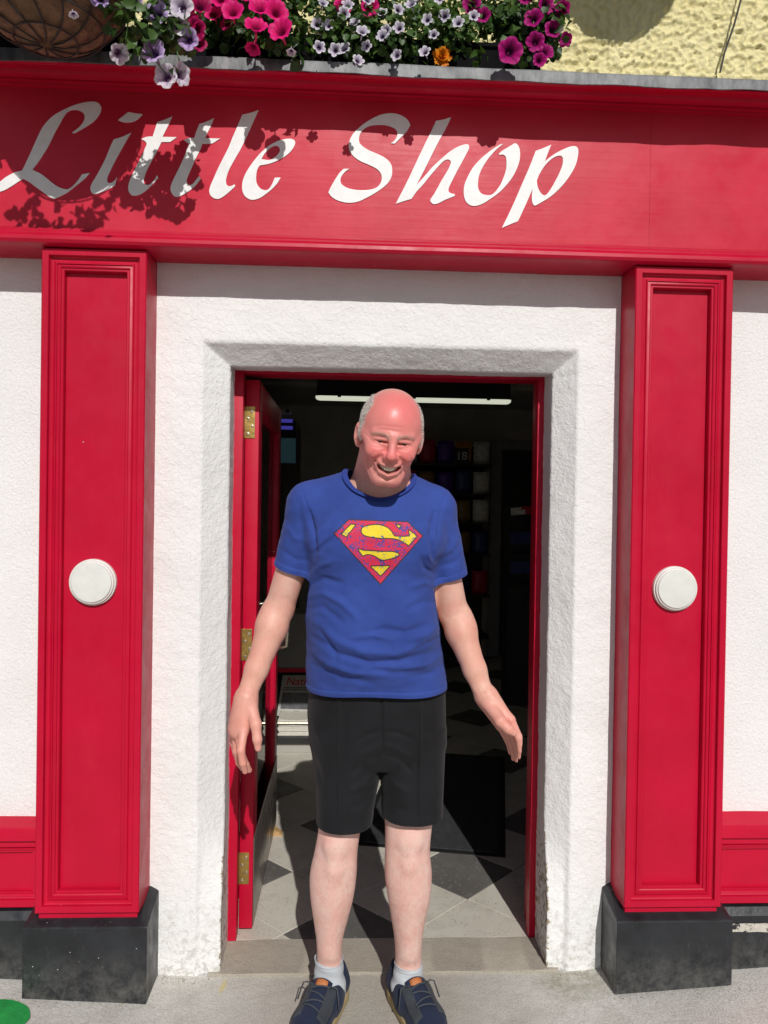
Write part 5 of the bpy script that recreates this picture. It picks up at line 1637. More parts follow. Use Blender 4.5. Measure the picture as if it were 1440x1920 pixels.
for s in (-1, 1):                                                                      # smile folds
    HN(hl(s * .0235, -.1000, -.038), hl(s * .0430, -.0830, -.056), .0046, .0050, .006, 's')
    HN(hl(s * .0430, -.0830, -.056), hl(s * .0455, -.0720, -.080), .0050, .0030, .007, 's')
    HN(hl(s * .0570, -.0600, -.046), hl(s * .0530, -.0580, -.082), .0028, .0024, .010, 's')
HE(hl(0, -.099, -.0985), (.020, .008, .0045), .008, 's', HR)                         # crease above the chin

V, F = B.mesh()
V = relax(V, F, 2, .35)
Nn = vnormals(V, F)
hv = to_head(V)
# creases traced on the face
face_lines = [([(700, 800), (715, 797), (735, 800), (762, 803)], 2.2, -.0008), ([(708, 806), (728, 806), (750, 810)], 2.0, -.0008), ([(728, 812), (732, 820), (733, 826)], 1.6, -.0012), ([(740, 816), (739, 826)], 1.6, -.0010),
              ([(684, 812), (692, 822), (699, 828)], 1.5, -.0012), ([(686, 834), (694, 830), (702, 831)], 1.5, -.0011), ([(684, 826), (692, 826), (700, 829)], 1.5, -.0010), ([(774, 838), (768, 838), (764, 840)], 1.4, -.0010),
              ([(690, 858), (689, 878), (698, 902)], 2.4, -.0022), ([(700, 846), (694, 856), (692, 866)], 2.2, -.0016), ([(768, 852), (772, 866), (768, 884)], 2.4, -.0018), ([(700, 838), (710, 840), (722, 836)], 1.6, -.0010), ([(748, 842), (760, 845), (770, 842)], 1.6, -.0010), ([(706, 888), (715, 897), (732, 899), (746, 890)], 2.4, -.0010)]
sel = hv[:, 2] > -.16
V[sel] = folds(V[sel], Nn[sel], face_lines)
leg_lines = [([(860, 1150), (840, 1158), (828, 1152)], 4, -.0012), ([(525, 1120), (540, 1125), (556, 1140)], 6, -.0016), ([(890, 1292), (898, 1306)], 3, .0015), ([(897, 1290), (904, 1304)], 3, .0012)]
V = folds(V, Nn, leg_lines)
# skin colour: paler limbs, flushed face, brows, grey scalp under the hair
def gauss(hx, hz, cx, cz, sx, sz): return np.exp(-((hx - cx) / sx) ** 2 - ((hz - cz) / sz) ** 2)
base = np.tile(np.array([.73, .445, .355]), (len(V), 1))
zz = V[:, 2]
leg = np.clip((.75 - zz) / .1, 0, 1)[:, None] * (np.abs(V[:, 0] - .1) < .2)[:, None]
base = base * (1 - leg) + np.array([.78, .535, .465]) * leg
tan = (sstep(1.24, 1.08, zz) * sstep(.86, .95, zz))[:, None] * ((V[:, 0] < -.10) | (V[:, 0] > .19))[:, None]
base = base * (1 - .45 * tan) + np.array([.70, .33, .225]) * .45 * tan
hx, hy, hz = hv[:, 0], hv[:, 1], hv[:, 2]
ishead = (sstep(-.17, -.13, hz) * (np.abs(hx) < .13))[:, None]
front = sstep(.03, -.04, hy)
pinkness = np.clip(.50 + .55 * gauss(hx, hz, .012, .085, .055, .05) + .5 * gauss(hx, hz, -.042, -.032, .024, .02) + .5 * gauss(hx, hz, .042, -.032, .024, .02) + .5 * gauss(hx, hz, 0, -.03, .02, .022), 0, 1) * front
hcol = np.array([.72, .345, .29]) * (1 - pinkness[:, None]) + np.array([.80, .190, .185]) * pinkness[:, None]
pale = (gauss(hx, hz, 0, -.085, .05, .035) * .5 * front)[:, None]
hcol = hcol * (1 - pale) + np.array([.70, .33, .27]) * pale
brow = np.zeros(len(V))
for s in (-1, 1):
    bx = (hx * s - .030) / .021
    brow += np.exp(-((hz - (.0135 + .004 * (1 - bx ** 2))) / .0055) ** 2) * (np.abs(bx) < 1.15)
brow = np.clip(brow, 0, 1)[:, None] * front[:, None] * .45
hcol = hcol * (1 - brow) + np.array([.42, .29, .23]) * brow
eyes = sum(gauss(hx, hz, s * .032, -.001, .0125, .0028) for s in (-1, 1))[:, None] * front[:, None]
hcol = hcol * (1 - .75 * np.clip(eyes, 0, 1)) + np.array([.10, .05, .04]) * .75 * np.clip(eyes, 0, 1)
mz = np.interp(np.abs(hx), [0, .0205, .036], [-.0865, -.079, -.058])
lip = np.exp(-((hz - mz + .004) / .0042) ** 2) * (np.abs(hx) < .028) * front
hcol = hcol * (1 - .55 * lip[:, None]) + np.array([.62, .17, .16]) * .55 * lip[:, None]
mzc = np.interp(np.abs(hx), [0, .0205, .036], [-.0765, -.071, -.057])
inm = (np.exp(-((hz - mzc) / .0085) ** 4) * (np.abs(hx) < .033) * front)[:, None]
hcol = hcol * (1 - .85 * inm) + np.array([.12, .02, .02]) * .85 * inm
# hair mask: sides and back of the head above the ears
az = np.abs(hx)
hmask = sstep(-.004, .008, az - (np.where(hx < 0, .0565, .0665) - .10 * np.clip(hy + .01, 0, .2) + .05 * np.clip(hz - .085, 0, .1))) * sstep(-.045, -.030, hy + .25 * np.clip(-hz - .005, 0, .1)) * sstep(-.022, -.008, hz + .9 * np.clip(hy - .03, 0, .05)) * (1 - sstep(.115, .125, hz))
earbox = (az > .069) & (np.abs(hy - .010) < .022) & (hz > -.05) & (hz < .020)
hmask = np.where(earbox, 0, hmask)
hcol = hcol * (1 - .6 * hmask[:, None]) + np.array([.62, .56, .50]) * .6 * hmask[:, None]
colr = base * (1 - ishead) + hcol * ishead
# hands pinker
hd = ((zz < .97) & (zz > .70) & ((V[:, 0] < -.20) | (V[:, 0] > .27)))[:, None]
hdf = sstep(.97, .88, zz)[:, None] * hd
colr = colr * (1 - .75 * hdf) + np.array([.74, .315, .245]) * .75 * hdf

bl = np.array([mnoise.noise(Vector((p[0] * 22, p[1] * 22, p[2] * 14))) + .6 * mnoise.noise(Vector((p[0] * 60, p[1] * 60, p[2] * 45))) for p in V])[:, None]
colr = np.clip(colr * (1 + np.array([.03, .15, .16]) * -bl * .65), 0, 1)

def skin_mat():
    m, nt, bs = nmat('skin')
    at = N(nt, 'ShaderNodeVertexColor', layer_name='tint')
    p = pos(nt)
    c = mixc(nt, ramp(nt, noise(nt, p, 28, 6, .7), .35, .68, (0,) * 3, (.38,) * 3).outputs[0], at.outputs[0], (.70, .24, .20))
    c = mixc(nt, ramp(nt, noise(nt, p, 130, 4, .7), .55, .75, (0,) * 3, (.25,) * 3).outputs[0], c, (.42, .21, .14))
    L(nt, c, bs.inputs['Base Color'])
    L(nt, math_(nt, 'ADD', math_(nt, 'MULTIPLY', at.outputs['Alpha'], .17), ramp(nt, noise(nt, p, 60, 4, .6), .3, .7, (.30,) * 3, (.42,) * 3).outputs[0]), bs.inputs['Roughness'])
    bs.inputs['Subsurface Weight'].default_value = .12
    bs.inputs['Subsurface Radius'].default_value = (.012, .004, .002)
    bs.inputs['Subsurface Scale'].default_value = .6
    b1 = bump(nt, bs, noise(nt, p, 420, 3, .6), .22, .0008)
    bump(nt, bs, noise(nt, p, 90, 4, .6), .16, .002, b1)
    return m
MAT['skin'] = skin_mat()
body = fast_mesh('body', V, F, MAT['skin'], man)
gloss = 1 - .85 * ishead * sstep(-.02, .05, hz)[:, None]
vcol(body, 'tint', np.concatenate([colr, gloss], 1))
BODY_V, BODY_F, BODY_N = V, F, vnormals(V, F)

# eyes and teeth
MAT['eye_white'] = M('eye_white', (.55, .50, .46), .25, .05, 90)
MAT['iris'] = M('dark_iris', (.018, .016, .015), .2, .2, 200)
MAT['teeth'] = M('ivory_teeth', (.78, .71, .58), .3, .1, 120)
for s in (-1, 1):
    bm = bmesh.new(); bmesh.ops.create_uvsphere(bm, u_segments=20, v_segments=14, radius=.0118 * HS)
    c = hl(s * .0315, -.0745, -.0012)
    e = mesh_obj('eye', [np.array(v.co) + c for v in bm.verts], [[v.index for v in f.verts] for f in bm.faces], MAT['eye_white'], man, True)
    bm.free()
    g = c + HR[:, 1] * -.0113 * HS
    mb = MB().lathe([(.0054, .0006), (.0050, -.0009), (.001, -.0012)], (0, 0, 0), 'y', 18)
    mb.V = [tuple(g + HR @ np.array(v)) for v in mb.V]
    mb.build('iris', MAT['iris'], e, True)
mb = MB()
for i in range(-5, 6):
    t = i / 4.4
    w = .0058 if abs(i) < 2 else .0050
    xx = .0215 * t; yy = -.0945 + .0125 * t * t; zz_ = -.0708 + .0065 * t * t
    bm = bmesh.new(); bmesh.ops.create_cube(bm, size=1)
    for v in bm.verts: v.co = Vector((v.co.x * w * .92, v.co.y * .004, v.co.z * .0125))
    bmesh.ops.bevel(bm, geom=list(bm.edges), offset=.0011, segments=2, profile=.6, affect='EDGES')
    bm.verts.index_update()
    a_ = -1.0 * t * .55
    V_ = [hl(xx + v.co.x * math.cos(a_) + v.co.y * math.sin(a_), yy - v.co.x * math.sin(a_) + v.co.y * math.cos(a_), zz_ + v.co.z) for v in bm.verts]
    mb.add(V_, [[v.index for v in f.verts] for f in bm.faces]); bm.free()
mb.build('teeth', MAT['teeth'], man, True)

# hair: short strands on the masked scalp
Nb = BODY_N
ids = np.nonzero((hmask > .15 + .6 * RNG.random(len(hmask))) & (ishead[:, 0] > .5))[0]
pick = RNG.choice(ids, size=min(12000, len(ids) * 4), replace=True)
Pv = BODY_V[pick] + RNG.normal(0, .0007, (len(pick), 3))
Nv = Nb[pick]
hl_ = hv[pick]
down = -HR[:, 2] * .9 + HR[:, 1] * .55
dirv = Nv * .80 + down * .70 + RNG.normal(0, .30, (len(pick), 3))
dirv /= np.linalg.norm(dirv, axis=1, keepdims=True)
ln = (.0045 + .0050 * RNG.random(len(pick)))[:, None]
wv = np.cross(dirv, RNG.normal(0, 1, (len(pick), 3))); wv /= np.linalg.norm(wv, axis=1, keepdims=True)
A = Pv - Nv * .001
mid = A + dirv * ln * .55
tip = A + (dirv * .8 + down * .35) * ln
wd = .00042
HV = np.stack([A - wv * wd, A + wv * wd, mid + wv * wd * .8, mid - wv * wd * .8, tip], 1).reshape(-1, 3)
i0 = np.arange(len(pick)) * 5
HF = np.concatenate([np.stack([i0, i0 + 1, i0 + 2], 1), np.stack([i0, i0 + 2, i0 + 3], 1), np.stack([i0 + 3, i0 + 2, i0 + 4], 1)])
MAT['hair'] = M('white_grey_hair', (.70, .66, .61), .5, .22, 160)
fast_mesh('hair', HV, HF, MAT['hair'], man)['label'] = 'short white hair on the sides of the head'
# eyebrows
ids = np.nonzero(brow[:, 0] > .2)[0]
pick = RNG.choice(ids, size=220, replace=True)
Pv = BODY_V[pick] + RNG.normal(0, .0006, (len(pick), 3)); Nv = Nb[pick]
sx = np.sign(hv[pick][:, 0])[:, None]
dirv = Nv * .35 + sx * HR[:, 0] * .9 + HR[:, 2] * .15 + RNG.normal(0, .25, (len(pick), 3))
dirv /= np.linalg.norm(dirv, axis=1, keepdims=True)
wv = np.cross(dirv, Nv); wv /= np.linalg.norm(wv, axis=1, keepdims=True) + 1e-9
A = Pv - Nv * .0005
HV = np.stack([A - wv * .0004, A + wv * .0004, A + dirv * .0060], 1).reshape(-1, 3)
fast_mesh('eyebrows', HV, np.arange(len(HV)).reshape(-1, 3), M('grey_brown_brow', (.52, .38, .30), .6, .2, 150), man)

# fine hair on shins and forearms
arm_ = (V[:, 2] > .93) & (V[:, 2] < 1.20) & ((V[:, 0] < -.13) | (V[:, 0] > .20))
shin = (V[:, 2] > .15) & (V[:, 2] < .52)
ids = np.concatenate([RNG.choice(np.nonzero(shin)[0], 2600), RNG.choice(np.nonzero(arm_)[0], 1300)])
Pv, Nv = V[ids], Nb[ids]
t_ = np.array([0, 0, -1.0]) + RNG.normal(0, .45, (len(ids), 3)); t_ = t_ - Nv * (t_ * Nv).sum(1, keepdims=True); t_ /= np.linalg.norm(t_, axis=1, keepdims=True)
dirv = t_ * .93 + Nv * .28
wv = np.cross(dirv, Nv); wv /= np.linalg.norm(wv, axis=1, keepdims=True) + 1e-9
ln = (.007 + .009 * RNG.random(len(ids)))[:, None]
HV = np.stack([Pv - wv * .00016, Pv + wv * .00016, Pv + dirv * ln], 1).reshape(-1, 3)
bh = fast_mesh('body_hair', HV, np.arange(len(HV)).reshape(-1, 3), M('fair_body_hair', (.36, .23, .13), .6, .2, 150), man)
bh['kind'] = 'stuff'

# ---------------------------------------------------------------- T-shirt
S_ = Field(np.arange(-.34, .48, .0036), np.arange(-.40, .08, .0036), np.arange(.90, 1.66, .0036))
def sec(y, xl, xr, Yc, b):
    c = P((xl + xr) / 2, y, Yc); a = (P(xr, y, Yc)[0] - P(xl, y, Yc)[0]) / 2
    return (c[2], c[0], Yc, a, b)
S_.loft([sec(1345, 582, 836, -.085, .132), sec(1280, 575, 838, -.095, .136), sec(1200, 575, 828, -.115, .142), sec(1130, 573, 822, -.135, .141), sec(1060, 575, 818, -.155, .134), sec(1000, 582, 818, -.172, .124), sec(955, 592, 812, -.185, .108), sec(922, 612, 800, -.190, .086), sec(902, 642, 776, -.195, .068)], .026, 2.25)
for s, sh1, e0, e1, r0_, r1_ in ((-1, (660, 916), (582, 950), (544.5, 1078), .060, .0485), (1, (764, 924), (812, 957), (848, 1092), .058, .0450)):
    S_.cone(P(*sh1, -.195), P(e0[0] - s * 2, e0[1] - 4, -.19), .050, .059, .024)
    S_.cone(P(*e0, -.188), P(e1[0], e1[1], -.155), r0_, r1_, .022)
# chest and belly fullness
S_.ell(P(650, 1010, -.245), (.085, .055, .075), .06)
S_.ell(P(765, 1012, -.245), (.085, .055, .075), .06)
S_.ell(P(700, 1180, -.205), (.135, .075, .13), .06)
V, F = S_.mesh()
V = relax(V, F, 3, .5)
Nn = vnormals(V, F)
shirt_lines = [
    # right armpit pulls, side folds (left of the picture)
    ([(588, 1010), (610, 985), (628, 960)], 7, .0022), ([(586, 1040), (612, 1020), (640, 1000)], 7, -.0026), ([(588, 1030), (620, 1002), (636, 980)], 5, .0022),
    ([(580, 960), (588, 1000), (590, 1045)], 6, -.0055), ([(575, 1090), (600, 1062), (625, 1050)], 8, .0035), ([(576, 1102), (604, 1085), (640, 1092)], 7, -.0035),
    ([(576, 1120), (606, 1112), (640, 1130), (670, 1160)], 9, .0038), ([(577, 1142), (604, 1138), (640, 1165)], 8, -.0035),
    # left armpit
    ([(815, 960), (808, 1000), (812, 1060)], 6, -.0055), ([(813, 1010), (800, 985), (792, 965)], 6, .0022), ([(814, 1060), (802, 1040), (806, 1015)], 6, .0045), ([(812, 1075), (797, 1066), (790, 1045)], 6, -.0042), ([(818, 1100), (795, 1092), (770, 1100)], 8, .0032),
    ([(822, 1130), (795, 1128), (765, 1142)], 8, -.0030),
    # belly: long sagging horizontal folds
    ([(590, 1165), (630, 1200), (680, 1222), (740, 1225), (800, 1205), (826, 1185)], 10, .0040), ([(588, 1195), (632, 1226), (690, 1243), (750, 1240), (810, 1222)], 8, -.0042),
    ([(690, 1188), (720, 1180), (760, 1186), (800, 1172)], 8, -.0036), ([(660, 1196), (700, 1190), (735, 1200)], 7, .0030), ([(770, 1200), (800, 1190), (824, 1170)], 8, .0042), ([(780, 1215), (808, 1203), (828, 1190)], 6, -.0040),
    ([(586, 1222), (618, 1246), (660, 1260), (720, 1266)], 8, .0036), ([(590, 1246), (640, 1272), (700, 1280)], 7, -.0030), ([(760, 1252), (800, 1246), (834, 1222)], 8, .0035), ([(770, 1268), (810, 1262), (838, 1240)], 7, -.0028),
    ([(600, 1180), (620, 1215), (632, 1240)], 7, -.0030), ([(700, 1256), (740, 1262), (790, 1258)], 7, -.0022),
    # sleeves
    ([(566, 920), (580, 960), (588, 1010)], 2.2, -.0016), ([(836, 925), (824, 970), (818, 1020)], 2.2, -.0016),
    ([(560, 940), (566, 1000), (570, 1050)], 8, -.0026), ([(535, 985), (555, 1010), (575, 1015)], 7, .0020), ([(528, 1030), (552, 1048), (578, 1052)], 6, -.0016), ([(838, 960), (842, 1010), (850, 1060)], 9, -.0022), ([(864, 1000), (846, 1030), (826, 1040)], 7, .0022), ([(868, 1040), (850, 1056), (826, 1062)], 6, -.0018)]
V = folds(V, Nn, [(a, b * .8, c * 1.8) for a, b, c in shirt_lines])
Nn = vnormals(V, F)
# finer crumple all over
dn = np.array([.0016 * mnoise.noise(Vector((p[0] * 16, p[1] * 16, p[2] * 30))) + .0009 * mnoise.noise(Vector((p[0] * 40, p[1] * 40, p[2] * 60))) for p in V])
V = V + Nn * dn[:, None]
T = tris(F)
zh = float(P(710, 1311, -.235)[2])
V, T = clip_mesh(V, T, zh + .004 * np.sin(V[:, 0] * 23) - V[:, 2])
for (a, b, c) in (((582, 948), (544.5, 1066), -1), ((818, 951), (848, 1081), 1)):
    pa, pb = P(*a, -.188), P(*b, -.158)
    ax = (pb - pa) / np.linalg.norm(pb - pa)
    r = V - pb
    lat = np.linalg.norm(r - np.outer(r @ ax, ax), axis=1)
    g = np.where((lat < .085) & ((V[:, 0] - .085) * c > .10), r @ ax, -1.0)
    V, T = clip_mesh(V, T, g)
NC = P(711.5, 888, -.225)
nr = (V - NC)
nax = np.array([.02, -.42, 1.0]); nax /= np.linalg.norm(nax)
hgt = nr @ nax
latv = nr - np.outer(hgt, nax)
eu = np.array([1, 0, 0]) - nax * nax[0]; eu /= np.linalg.norm(eu); ev = np.cross(nax, eu)
def neck_rho(Q):
    q = Q - NC
    return np.sqrt(((q @ eu) / .0835) ** 2 + ((q @ ev) / .077) ** 2)
gn = np.where((V - NC) @ nax > -.09, (1 - neck_rho(V)) * .08, -1.0)
V, T = clip_mesh(V, T, gn)
Vn = vnormals(V, T)
MAT['shirt'] = None
def cloth(name, col, var, wscale, bstr, rough=.9, sheen=.06):
    m, nt, bs = nmat(name)
    p = pos(nt)
    c = ramp(nt, noise(nt, p, 9, 5, .65), .3, .7, tuple(v * (1 - var) for v in col), tuple(v * (1 + var) for v in col)).outputs[0]
    c = mixc(nt, ramp(nt, noise(nt, p, 300, 3, .6), .6, .8, (0,) * 3, (.25,) * 3).outputs[0], c, tuple(min(1, v * 2.2 + .02) for v in col))
    L(nt, c, bs.inputs['Base Color'])
    bs.inputs['Roughness'].default_value = rough
    bs.inputs['Specular IOR Level'].default_value = .2
    bs.inputs['Sheen Weight'].default_value = sheen
    bs.inputs['Sheen Roughness'].default_value = .5
    b1 = bump(nt, bs, noise(nt, p, wscale, 3, .6), bstr, .0012)
    bump(nt, bs, noise(nt, p, 55, 4, .6), .2, .003, b1)
    return m
MAT['shirt'] = cloth('blue_cotton_jersey', (.034, .066, .285), .16, 700, .4)
MAT['collar'] = cloth('blue_rib_collar', (.026, .052, .27), .12, 500, .5)  # darker than the shirt: shadow at the neck put into the colour
tsh = fast_mesh('t_shirt', V, T, MAT['shirt'], man)
tsh['label'] = 'royal blue crew-neck T-shirt with a worn shield emblem on the chest'
sm = tsh.modifiers.new('thickness', 'SOLIDIFY'); sm.thickness = .0016; sm.offset = -1
bvh = BVHTree.FromPolygons([Vector(v) for v in V], [tuple(map(int, t)) for t in T])
# collar rib: tube along the clipped neck edge
def boundary_loops(T):
    from collections import defaultdict
    cnt = defaultdict(int)
    for t in T:
        for i in range(3):
            a, b = int(t[i]), int(t[(i + 1) % 3]); cnt[(a, b)] += 1
    nxt = {a: b for (a, b) in cnt if (b, a) not in cnt}
    loops = []
    while nxt:
        s0 = next(iter(nxt)); loop = [s0]; cur = nxt.pop(s0)
        while cur != s0 and cur in nxt:
            loop.append(cur); cur = nxt.pop(cur)
        loops.append(loop)
    return loops
loops = sorted(boundary_loops(T), key=len, reverse=True)
def sm_loop(Q, it=6):
    for _ in range(it): Q = (np.roll(Q, 1, 0) + Q * 2 + np.roll(Q, -1, 0)) / 4
    return Q
def resample(Q, n):
    d = np.r_[0, np.cumsum(np.linalg.norm(np.roll(Q, -1, 0) - Q, axis=1))]
    Qc = np.vstack([Q, Q[:1]])
    t = np.linspace(0, d[-1], n, endpoint=False)
    return np.stack([np.interp(t, d, Qc[:, c]) for c in range(3)], 1)
for lp in loops:
    Q = V[lp]
    if len(lp) < 60: continue
    if Q[:, 2].mean() > 1.40:      # neck
        Q = sm_loop(resample(Q, 120), 8)
        nn = np.array([bvh.find_nearest(Vector(q))[1] for q in Q]); nn = sm_loop(nn, 10); nn /= np.linalg.norm(nn, axis=1, keepdims=True)
        inw = NC - Q; inw -= np.outer(inw @ nax, nax); inw /= np.linalg.norm(inw, axis=1, keepdims=True)
        rows_ = []
        for off, up_ in ((-.014, .0002), (-.0135, .0009), (-.007, .0011), (.0, .0010), (.001, .0005), (.0005, -.001)):
            rows_.append(Q + inw * off + nn * up_ - nax * (.004 if off < -.005 else 0) * 0)
        CV = np.concatenate(rows_); n = len(Q)
        CF = np.array([(r * n + i, r * n + (i + 1) % n, (r + 1) * n + (i + 1) % n, (r + 1) * n + i) for r in range(5) for i in range(n)])
        fast_mesh('collar', CV, CF, MAT['collar'], tsh)
    else:                          # stitched hems: a slightly raised band
        Q = sm_loop(resample(Q, 160), 3)
        band = .017
        cen = Q.mean(0)
        nn, top = [], []
        for q in Q:
            axis = np.array([0, 0, 1.0]) if Q[:, 2].mean() < 1.1 else None
            if axis is None:
                axis = (P(582, 948, -.188) - P(544.5, 1066, -.158)) if cen[0] < .08 else (P(818, 951, -.188) - P(848, 1081, -.158))
                axis = axis / np.linalg.norm(axis)
            up1 = q + axis * band
            h = bvh.find_nearest(Vector(up1)); h0 = bvh.find_nearest(Vector(q + axis * .003))
            nn.append(np.array(h0[1])); top.append(np.array(h[0]) + np.array(h[1]) * .0007)
        nn = sm_loop(np.array(nn), 2); top = np.array(top)
        CV = np.concatenate([Q + nn * .0011, (Q + top) / 2 + nn * .0012, top, top - nn * .0012]); n = len(Q)
        CF = np.array([(r * n + i, r * n + (i + 1) % n, (r + 1) * n + (i + 1) % n, (r + 1) * n + i) for r in range(3) for i in range(n)])
        fast_mesh('hem', CV, CF, MAT['shirt'], tsh)

# printed emblem laid on the cloth
def poly_sdf(px, py, poly):
    d = np.full(px.shape, 1e9); ins = np.zeros(px.shape, bool)
    n = len(poly)
    for i in range(n):
        ax, ay = poly[i]; bx, by = poly[(i + 1) % n]
        L2 = (bx - ax) ** 2 + (by - ay) ** 2 + 1e-9
        h = np.clip(((px - ax) * (bx - ax) + (py - ay) * (by - ay)) / L2, 0, 1)
        d = np.minimum(d, np.hypot(px - ax - h * (bx - ax), py - ay - h * (by - ay)))
        c = ((ay > py) != (by > py)) & (px < (bx - ax) * (py - ay) / (by - ay + 1e-12) + ax)
        ins ^= c
    return np.where(ins, -d, d)
def ez(s): return [(610 + a / 6.857, 950 + b / 6.857) for a, b in s]
shield = ez([(300, 160), (1060, 188), (1262, 376), (708, 1008), (102, 345)])
def sm2(s): return [(610 + q[0] / 6.857, 950 + q[1] / 6.857) for q in smooth_outline(parse(s), 4)]
yel = [sm2("465,312 490,268 560,246 680,236 780,266 840,312 872,362 892,384c 1000,388 1086,384c 1076,304c 1172,380c 1070,494c 1000,450 940,420 860,405 700,400 560,382 490,356"),
       sm2("432,552 500,566 600,570 720,580 860,582 930,600 938,625 880,652 740,682 690,662 620,622 540,608 482,628c"),
       ez([(590, 768), (822, 762), (712, 884)]), ez([(330, 232), (384, 235), (268, 384), (212, 350)]), ez([(914, 236), (970, 238), (946, 272)])]
gx_, gy_ = np.meshgrid(np.arange(620, 800, .8), np.arange(968, 1102, .8), indexing='ij')
def print_mat(name, col, wear):
    m, nt, bs = nmat(name)
    p = pos(nt)
    n = noise(nt, p, 210, 4, .7); n2 = noise(nt, p, 26, 3, .6)
    w = ramp(nt, math_(nt, 'ADD', n, math_(nt, 'MULTIPLY', n2, .45)), wear, wear + .03).outputs[0]
    L(nt, mixc(nt, w, col, (.030, .062, .305)), bs.inputs['Base Color'])
    bs.inputs['Roughness'].default_value = .7
    bump(nt, bs, noise(nt, p, 700, 3, .6), .3, .001)
    return m
MAT['ink_red'] = print_mat('worn_red_print', (.66, .020, .065), .765)
MAT['ink_yellow'] = print_mat('worn_yellow_print', (.80, .62, .02), .81)
MAT['ink_dark'] = print_mat('worn_dark_print', (.035, .028, .045), .92)
def decal(name, g, mat, off):
    n0, n1 = gx_.shape
    F = np.array([(i * n1 + j, (i + 1) * n1 + j, (i + 1) * n1 + j + 1, i * n1 + j + 1) for i in range(n0 - 1) for j in range(n1 - 1)])
    V2 = np.stack([gx_.ravel(), gy_.ravel(), np.zeros(gx_.size)], 1)
    V2, T2 = clip_mesh(V2, tris(F), g.ravel())
    W_ = []
    for q in V2:
        d = ray(q[0], q[1]); d = d / np.linalg.norm(d)
        h = bvh.ray_cast(Vector(CAMP), Vector(d))
        W_.append(np.array(h[0]) + np.array(h[1]) * off)
    return fast_mesh(name, np.array(W_), T2, mat, tsh)
gs = poly_sdf(gx_, gy_, shield)
gyl = np.min([poly_sdf(gx_, gy_, y) for y in yel], axis=0)
decal('emblem_outline', gs, MAT['ink_dark'], .0005)
decal('emblem_red', np.maximum(gs + 2.1, -(gyl - 2.0)), MAT['ink_red'], .0010)
decal('emblem_yellow', gyl, MAT['ink_yellow'], .0010)

# ---------------------------------------------------------------- shorts
H_ = Field(np.arange(-.16, .36, .0036), np.arange(-.30, .10, .0036), np.arange(.46, 1.02, .0036))
H_.loft([sec(1428, 640, 780, -.066, .088), sec(1412, 600, 818, -.066, .110), sec(1395, 584, 834, -.066, .120), sec(1370, 580, 835, -.068, .127), sec(1335, 577, 835, -.072, .130), sec(1290, 580, 834, -.08, .130), sec(1255, 584, 832, -.09, .126)], .03, 2.3)
for secs in ([sec(1620, 600, 690, -.10, .092), sec(1545, 594, 696, -.095, .093), sec(1480, 591, 707, -.085, .098), sec(1420, 585, 716, -.070, .108), sec(1360, 581, 722, -.068, .112)],
             [sec(1620, 722, 826, -.10, .092), sec(1535, 717, 828, -.095, .093), sec(1480, 715, 831, -.085, .098), sec(1420, 713, 833, -.070, .108), sec(1360, 706, 834, -.068, .112)]):
    H_.loft(secs, .012, 2.25)
V, F = H_.mesh()
V = relax(V, F, 3, .5)
Nn = vnormals(V, F)
short_lines = [([(716, 1300), (716, 1350), (717, 1412)], 3.2, -.0035), ([(721, 1300), (723, 1350), (721, 1405)], 5, .0022),
    ([(636, 1310), (637, 1400), (637, 1480), (637, 1560)], 3.5, .0048), ([(646, 1320), (646, 1480), (646, 1550)], 8, -.0012), ([(789, 1310), (788, 1400), (787, 1480), (788, 1548)], 3.5, .0048),
    ([(712, 1398), (690, 1408), (668, 1422)], 7, .0034), ([(708, 1418), (686, 1426), (662, 1448)], 6, -.0036), ([(722, 1398), (745, 1404), (770, 1420)], 7, .0034), ([(724, 1416), (748, 1424), (772, 1446)], 6, -.0036),
    ([(712, 1372), (690, 1378), (670, 1390)], 6, -.0026), ([(724, 1372), (748, 1374), (774, 1386)], 6, -.0026), ([(704, 1450), (684, 1470), (660, 1484)], 7, .0032), ([(720, 1450), (742, 1472), (762, 1484)], 7, .0030), ([(698, 1490), (680, 1508), (660, 1516)], 7, -.0030), ([(718, 1492), (736, 1512), (756, 1520)], 7, -.0030),
    ([(584, 1420), (594, 1440), (604, 1470)], 7, -.0030), ([(582, 1350), (596, 1372), (606, 1400)], 8, .0024)]
V = folds(V, Nn, [(a, b * .85, c * 1.7) for a, b, c in short_lines])
Nn = vnormals(V, F)
V = V + Nn * np.array([.0018 * mnoise.noise(Vector((p[0] * 14, p[1] * 14, p[2] * 14))) for p in V])[:, None]
T = tris(F)
cxm = float(P(714, 1480, -.09)[0])
hemR = float(P(637, 1565, -.188)[2]); hemL = float(P(788, 1550, -.188)[2])
hz_ = np.where(V[:, 0] < cxm, hemR + .12 * (V[:, 1] + .19) * .12, hemL + .12 * (V[:, 1] + .19) * .12)
V, T = clip_mesh(V, T, hz_ - V[:, 2])
V, T = clip_mesh(V, T, V[:, 2] - float(P(705, 1272, -.10)[2]))
MAT['shorts'] = cloth('black_twill', (.0100, .0105, .0125), .25, 600, .35, .8, .05)
sho = fast_mesh('shorts', V, T, MAT['shorts'], man)
sho['label'] = 'knee-length black tailored shorts with a front crease'
sm = sho.modifiers.new('thickness', 'SOLIDIFY'); sm.thickness = .0018; sm.offset = -1

